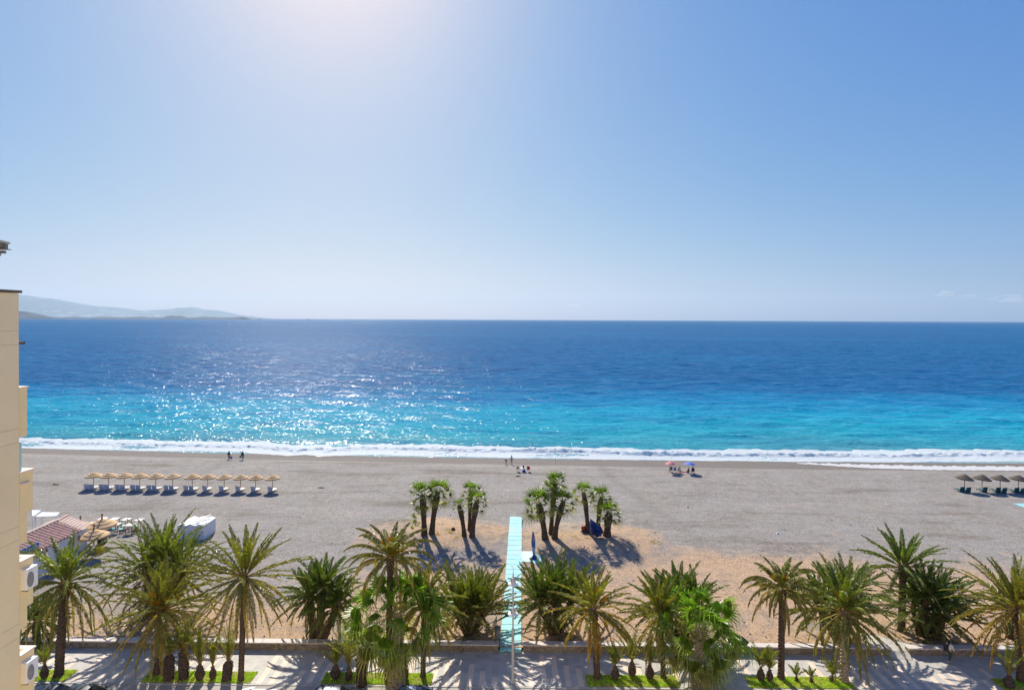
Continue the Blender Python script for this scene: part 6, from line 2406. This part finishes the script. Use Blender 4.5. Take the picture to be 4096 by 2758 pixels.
t = thing('shoulder_bag', 'black shoulder bag on the back of the person walking along the promenade', 'bag', (g.x - 0.30, g.y - 0.02, 0.95))
MB().bbox((0, 0, 0.2), (0.34, 0.2, 0.5), 0.06).build('bag_body', BLK, t, smooth=True)
MB().tube([(0.1, 0.0, 0.4), (0.2, 0.08, 0.5), (0.26, 0.2, 0.3)], 0.02, 6).build('strap', BLK, t)

# ---------------------------------------------------------------- far shore
HILLM = plain('far_hill', (0.085, 0.14, 0.19), 1.0, 0.35, 0.0012)  # pale blue of the distant haze mixed into the hill colour itself
HILLN = plain('near_headland', (0.018, 0.042, 0.085), 1.0, 0.3, 0.004)  # haze blue painted into the headland's base colour
WOODL = plain('coast_wood', (0.008, 0.028, 0.07), 1.0, 0.35, 0.01)  # dark tree tone with the blue of the haze put into it


def ridge(name, px_h, dist, mat_, depth, seed, kind='structure', jag=0.05, z0=SEA_Z - 1):
    """A hill range built as a solid with its own slopes, from the skyline points seen in the photo."""
    pxs = np.array([a for a, _ in px_h], float)
    pys = np.array([b for _, b in px_h], float)
    n = 150
    xs = np.linspace(pxs[0], pxs[-1], n)
    ys = np.interp(xs, pxs, pys)
    r = np.random.default_rng(seed)
    V = []
    m_ = 13
    for i, (a, b_) in enumerate(zip(xs, ys)):
        base = at_y(a, CY - 102 + 0.0040 * (a - CX), dist)
        top = at_y(a, b_, dist)
        h_ = max(0.0, top.z - H)
        h_ = h_ + (H - SEA_Z if h_ > 0 else 0)
        for j in range(m_):
            t_ = j / (m_ - 1)
            dy = (t_ - 0.45) * depth
            k = math.sin(math.pi * min(1, t_ / 0.9)) ** 0.9 if t_ < 0.9 else 0
            k = max(0, 1 - abs(t_ - 0.45) / 0.47) ** 0.9
            g_ = 1 + jag * math.sin(i * 0.45 + j * 1.7) + jag * 0.7 * math.sin(i * 1.3 - j * 2.1) if 0 < j < m_ - 1 and abs(t_ - .45) > 0.05 else 1
            sc = (dist + dy) / dist
            V.append((top.x + 0.0 * sc, dist + dy, z0 + (h_ - 0) * k * g_))
    i = np.arange(n - 1)[:, None] * m_ + np.arange(m_ - 1)[None, :]
    Fq = np.stack([i, i + 1, i + m_ + 1, i + m_], -1).reshape(-1, 4)
    o = mesh_np(name, np.array(V), Fq, mat_)
    return tag(o, kind=kind)


def zp(x, y):
    return (60 + x * 0.4465, 1150 + y * 0.4465)


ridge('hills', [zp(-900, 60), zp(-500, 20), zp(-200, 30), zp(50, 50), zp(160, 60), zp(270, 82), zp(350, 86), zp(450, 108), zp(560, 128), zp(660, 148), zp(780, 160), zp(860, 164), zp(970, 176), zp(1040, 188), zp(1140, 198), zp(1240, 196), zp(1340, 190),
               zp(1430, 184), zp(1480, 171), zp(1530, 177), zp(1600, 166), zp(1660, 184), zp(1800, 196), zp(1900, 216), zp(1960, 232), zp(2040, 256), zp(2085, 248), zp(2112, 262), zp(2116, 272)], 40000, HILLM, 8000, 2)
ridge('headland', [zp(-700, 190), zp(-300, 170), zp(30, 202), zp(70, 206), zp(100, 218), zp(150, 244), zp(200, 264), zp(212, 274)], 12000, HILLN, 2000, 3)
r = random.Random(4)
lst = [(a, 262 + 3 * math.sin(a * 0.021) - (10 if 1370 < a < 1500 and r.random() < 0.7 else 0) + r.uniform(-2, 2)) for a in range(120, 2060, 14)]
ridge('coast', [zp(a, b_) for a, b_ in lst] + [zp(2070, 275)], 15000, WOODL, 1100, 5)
GLS = plain('greenhouse_white', (0.75, 0.75, 0.75), 0.9, 0.05, 0.01)
r = random.Random(6)
k = 0
for (a, b_, w_) in ((270, 212, 40), (370, 209, 80), (505, 225, 60), (790, 205, 60), (760, 240, 90), (900, 222, 70), (450, 250, 120), (640, 250, 90), (930, 252, 120), (1060, 250, 90), (1180, 216, 50), (1650, 238, 60), (1280, 250, 50)):
    q = at_y(*zp(a, b_), 34000)
    zz = q.z
    mb = MB()
    ww = w_ * 0.4465 * 34000 / F
    for j in range(7):
        mb.prism([(-80 + 0, 0), (80, 0), (80, 9), (0, 16), (-80, 9)], 'x', -ww / 2 + ww * j / 7 + r.uniform(-20, 20), -ww / 2 + ww * (j + 0.75) / 7)
    mb.v = [(x, y + r.uniform(-1, 1), z + 0.12 * y) for x, y, z in mb.v]
    o = mb.build('greenhouse', GLS, None, False, (q.x, 34000, zz))
    tag(o, 'cluster of pale greenhouses on the lower slope of the far hazy hills', 'greenhouse', 'pale greenhouses on the far hills')


def ship(label, px, py, ln, dist, flip=1):
    p = at_y(px, py, dist)
    t = thing('ship', label, 'ship', (p.x, dist, SEA_Z - 0.5))
    HULL = plain('ship_hull', (0.04, 0.05, 0.07), 0.6, 0.1, 0.1)
    SUP = plain('ship_upper', (0.22, 0.25, 0.28), 0.6, 0.1, 0.1)
    h = ln * 0.13
    MB().prism([(-ln / 2, h), (-ln * 0.46, 0), (ln * 0.44, 0), (ln / 2, h * 1.25), (ln * 0.4, h)], 'y', -ln * 0.07, ln * 0.07).build('hull', HULL, t)
    mb = MB()
    x = -ln * 0.32 * flip
    mb.box((x, 0, h + ln * 0.07), (ln * 0.14, ln * 0.1, ln * 0.14)).box((x, 0, h + ln * 0.16), (ln * 0.09, ln * 0.07, ln * 0.06))
    mb.box((x - ln * 0.02, 0, h + ln * 0.22), (ln * 0.03, ln * 0.03, ln * 0.09))
    mb.build('superstructure', SUP, t)
    MB().tube([(ln * 0.1, 0, h), (ln * 0.1, 0, h + ln * 0.14)], ln * 0.012, 6).build('mast', HULL, t)
    return t


ship('small ship on the horizon standing clear in the bright glitter', 1235, 1272, 70, 11500)
ship('small ship on the horizon close to the tip of the far hills', 1037, 1271, 80, 11500, -1)

# ---------------------------------------------------------------- clouds and haze
m, nt, b = new_mat('cloud_vapour')
nt.nodes.remove(b)
vol = nt.nodes.new('ShaderNodeVolumePrincipled')
vol.inputs['Color'].default_value = (1, 1, 1, 1)
vol.inputs['Density'].default_value = 0.0011
vol.inputs['Anisotropy'].default_value = 0.3
nt.links.new(vol.outputs[0], nt.nodes['Material Output'].inputs['Volume'])
rc = random.Random(17)
for (px, py, w_, h_, lab) in ((3778, 1176, 70, 24, 'brightest little cloud low over the horizon'), (3880, 1184, 60, 13, 'faint flat cloud between the brightest cloud and the picture edge'), (3966, 1195, 40, 12, 'faintest small cloud low over the horizon'), (4055, 1200, 110, 20, 'long low cloud at the picture edge'), (4030, 1183, 90, 9, 'thin streak of cloud above the long low cloud'), (2296, 1219, 44, 7, 'tiny streak of cloud over the middle of the horizon')):
    D_ = 70000
    c = at_y(px, py, D_)
    s_ = D_ / F
    mb = MB()
    for k in range(9):
        u = rc.uniform(-0.5, 0.5)
        v = rc.uniform(-0.25, 0.3) + 0.3 * u
        rr_ = w_ * s_ * rc.uniform(0.13, 0.24) * (1 - abs(u))
        mb.ball((u * w_ * s_, rc.uniform(-200, 200), v * h_ * s_), (rr_ * 1.5, rr_ * 1.0, max(60, rr_ * h_ / w_ * 1.7)), None, 14, 8)
    o = mb.build('cloud', m, None, True, c)
    tag(o, lab, 'cloud', 'small clouds low over the horizon')

m, nt, b = new_mat('sea_haze')
nt.nodes.remove(b)
vol = nt.nodes.new('ShaderNodeVolumePrincipled')
vol.inputs['Color'].default_value = (0.58, 0.77, 0.95, 1)
vol.inputs['Density'].default_value = HAZE_DENSITY
vol.inputs['Anisotropy'].default_value = 0.25
nt.links.new(vol.outputs[0], nt.nodes['Material Output'].inputs['Volume'])
mb = MB()
mb.box((0, 0, 1195), (134000, 124000, 2400))
tag(mb.build('haze', m), kind='stuff')
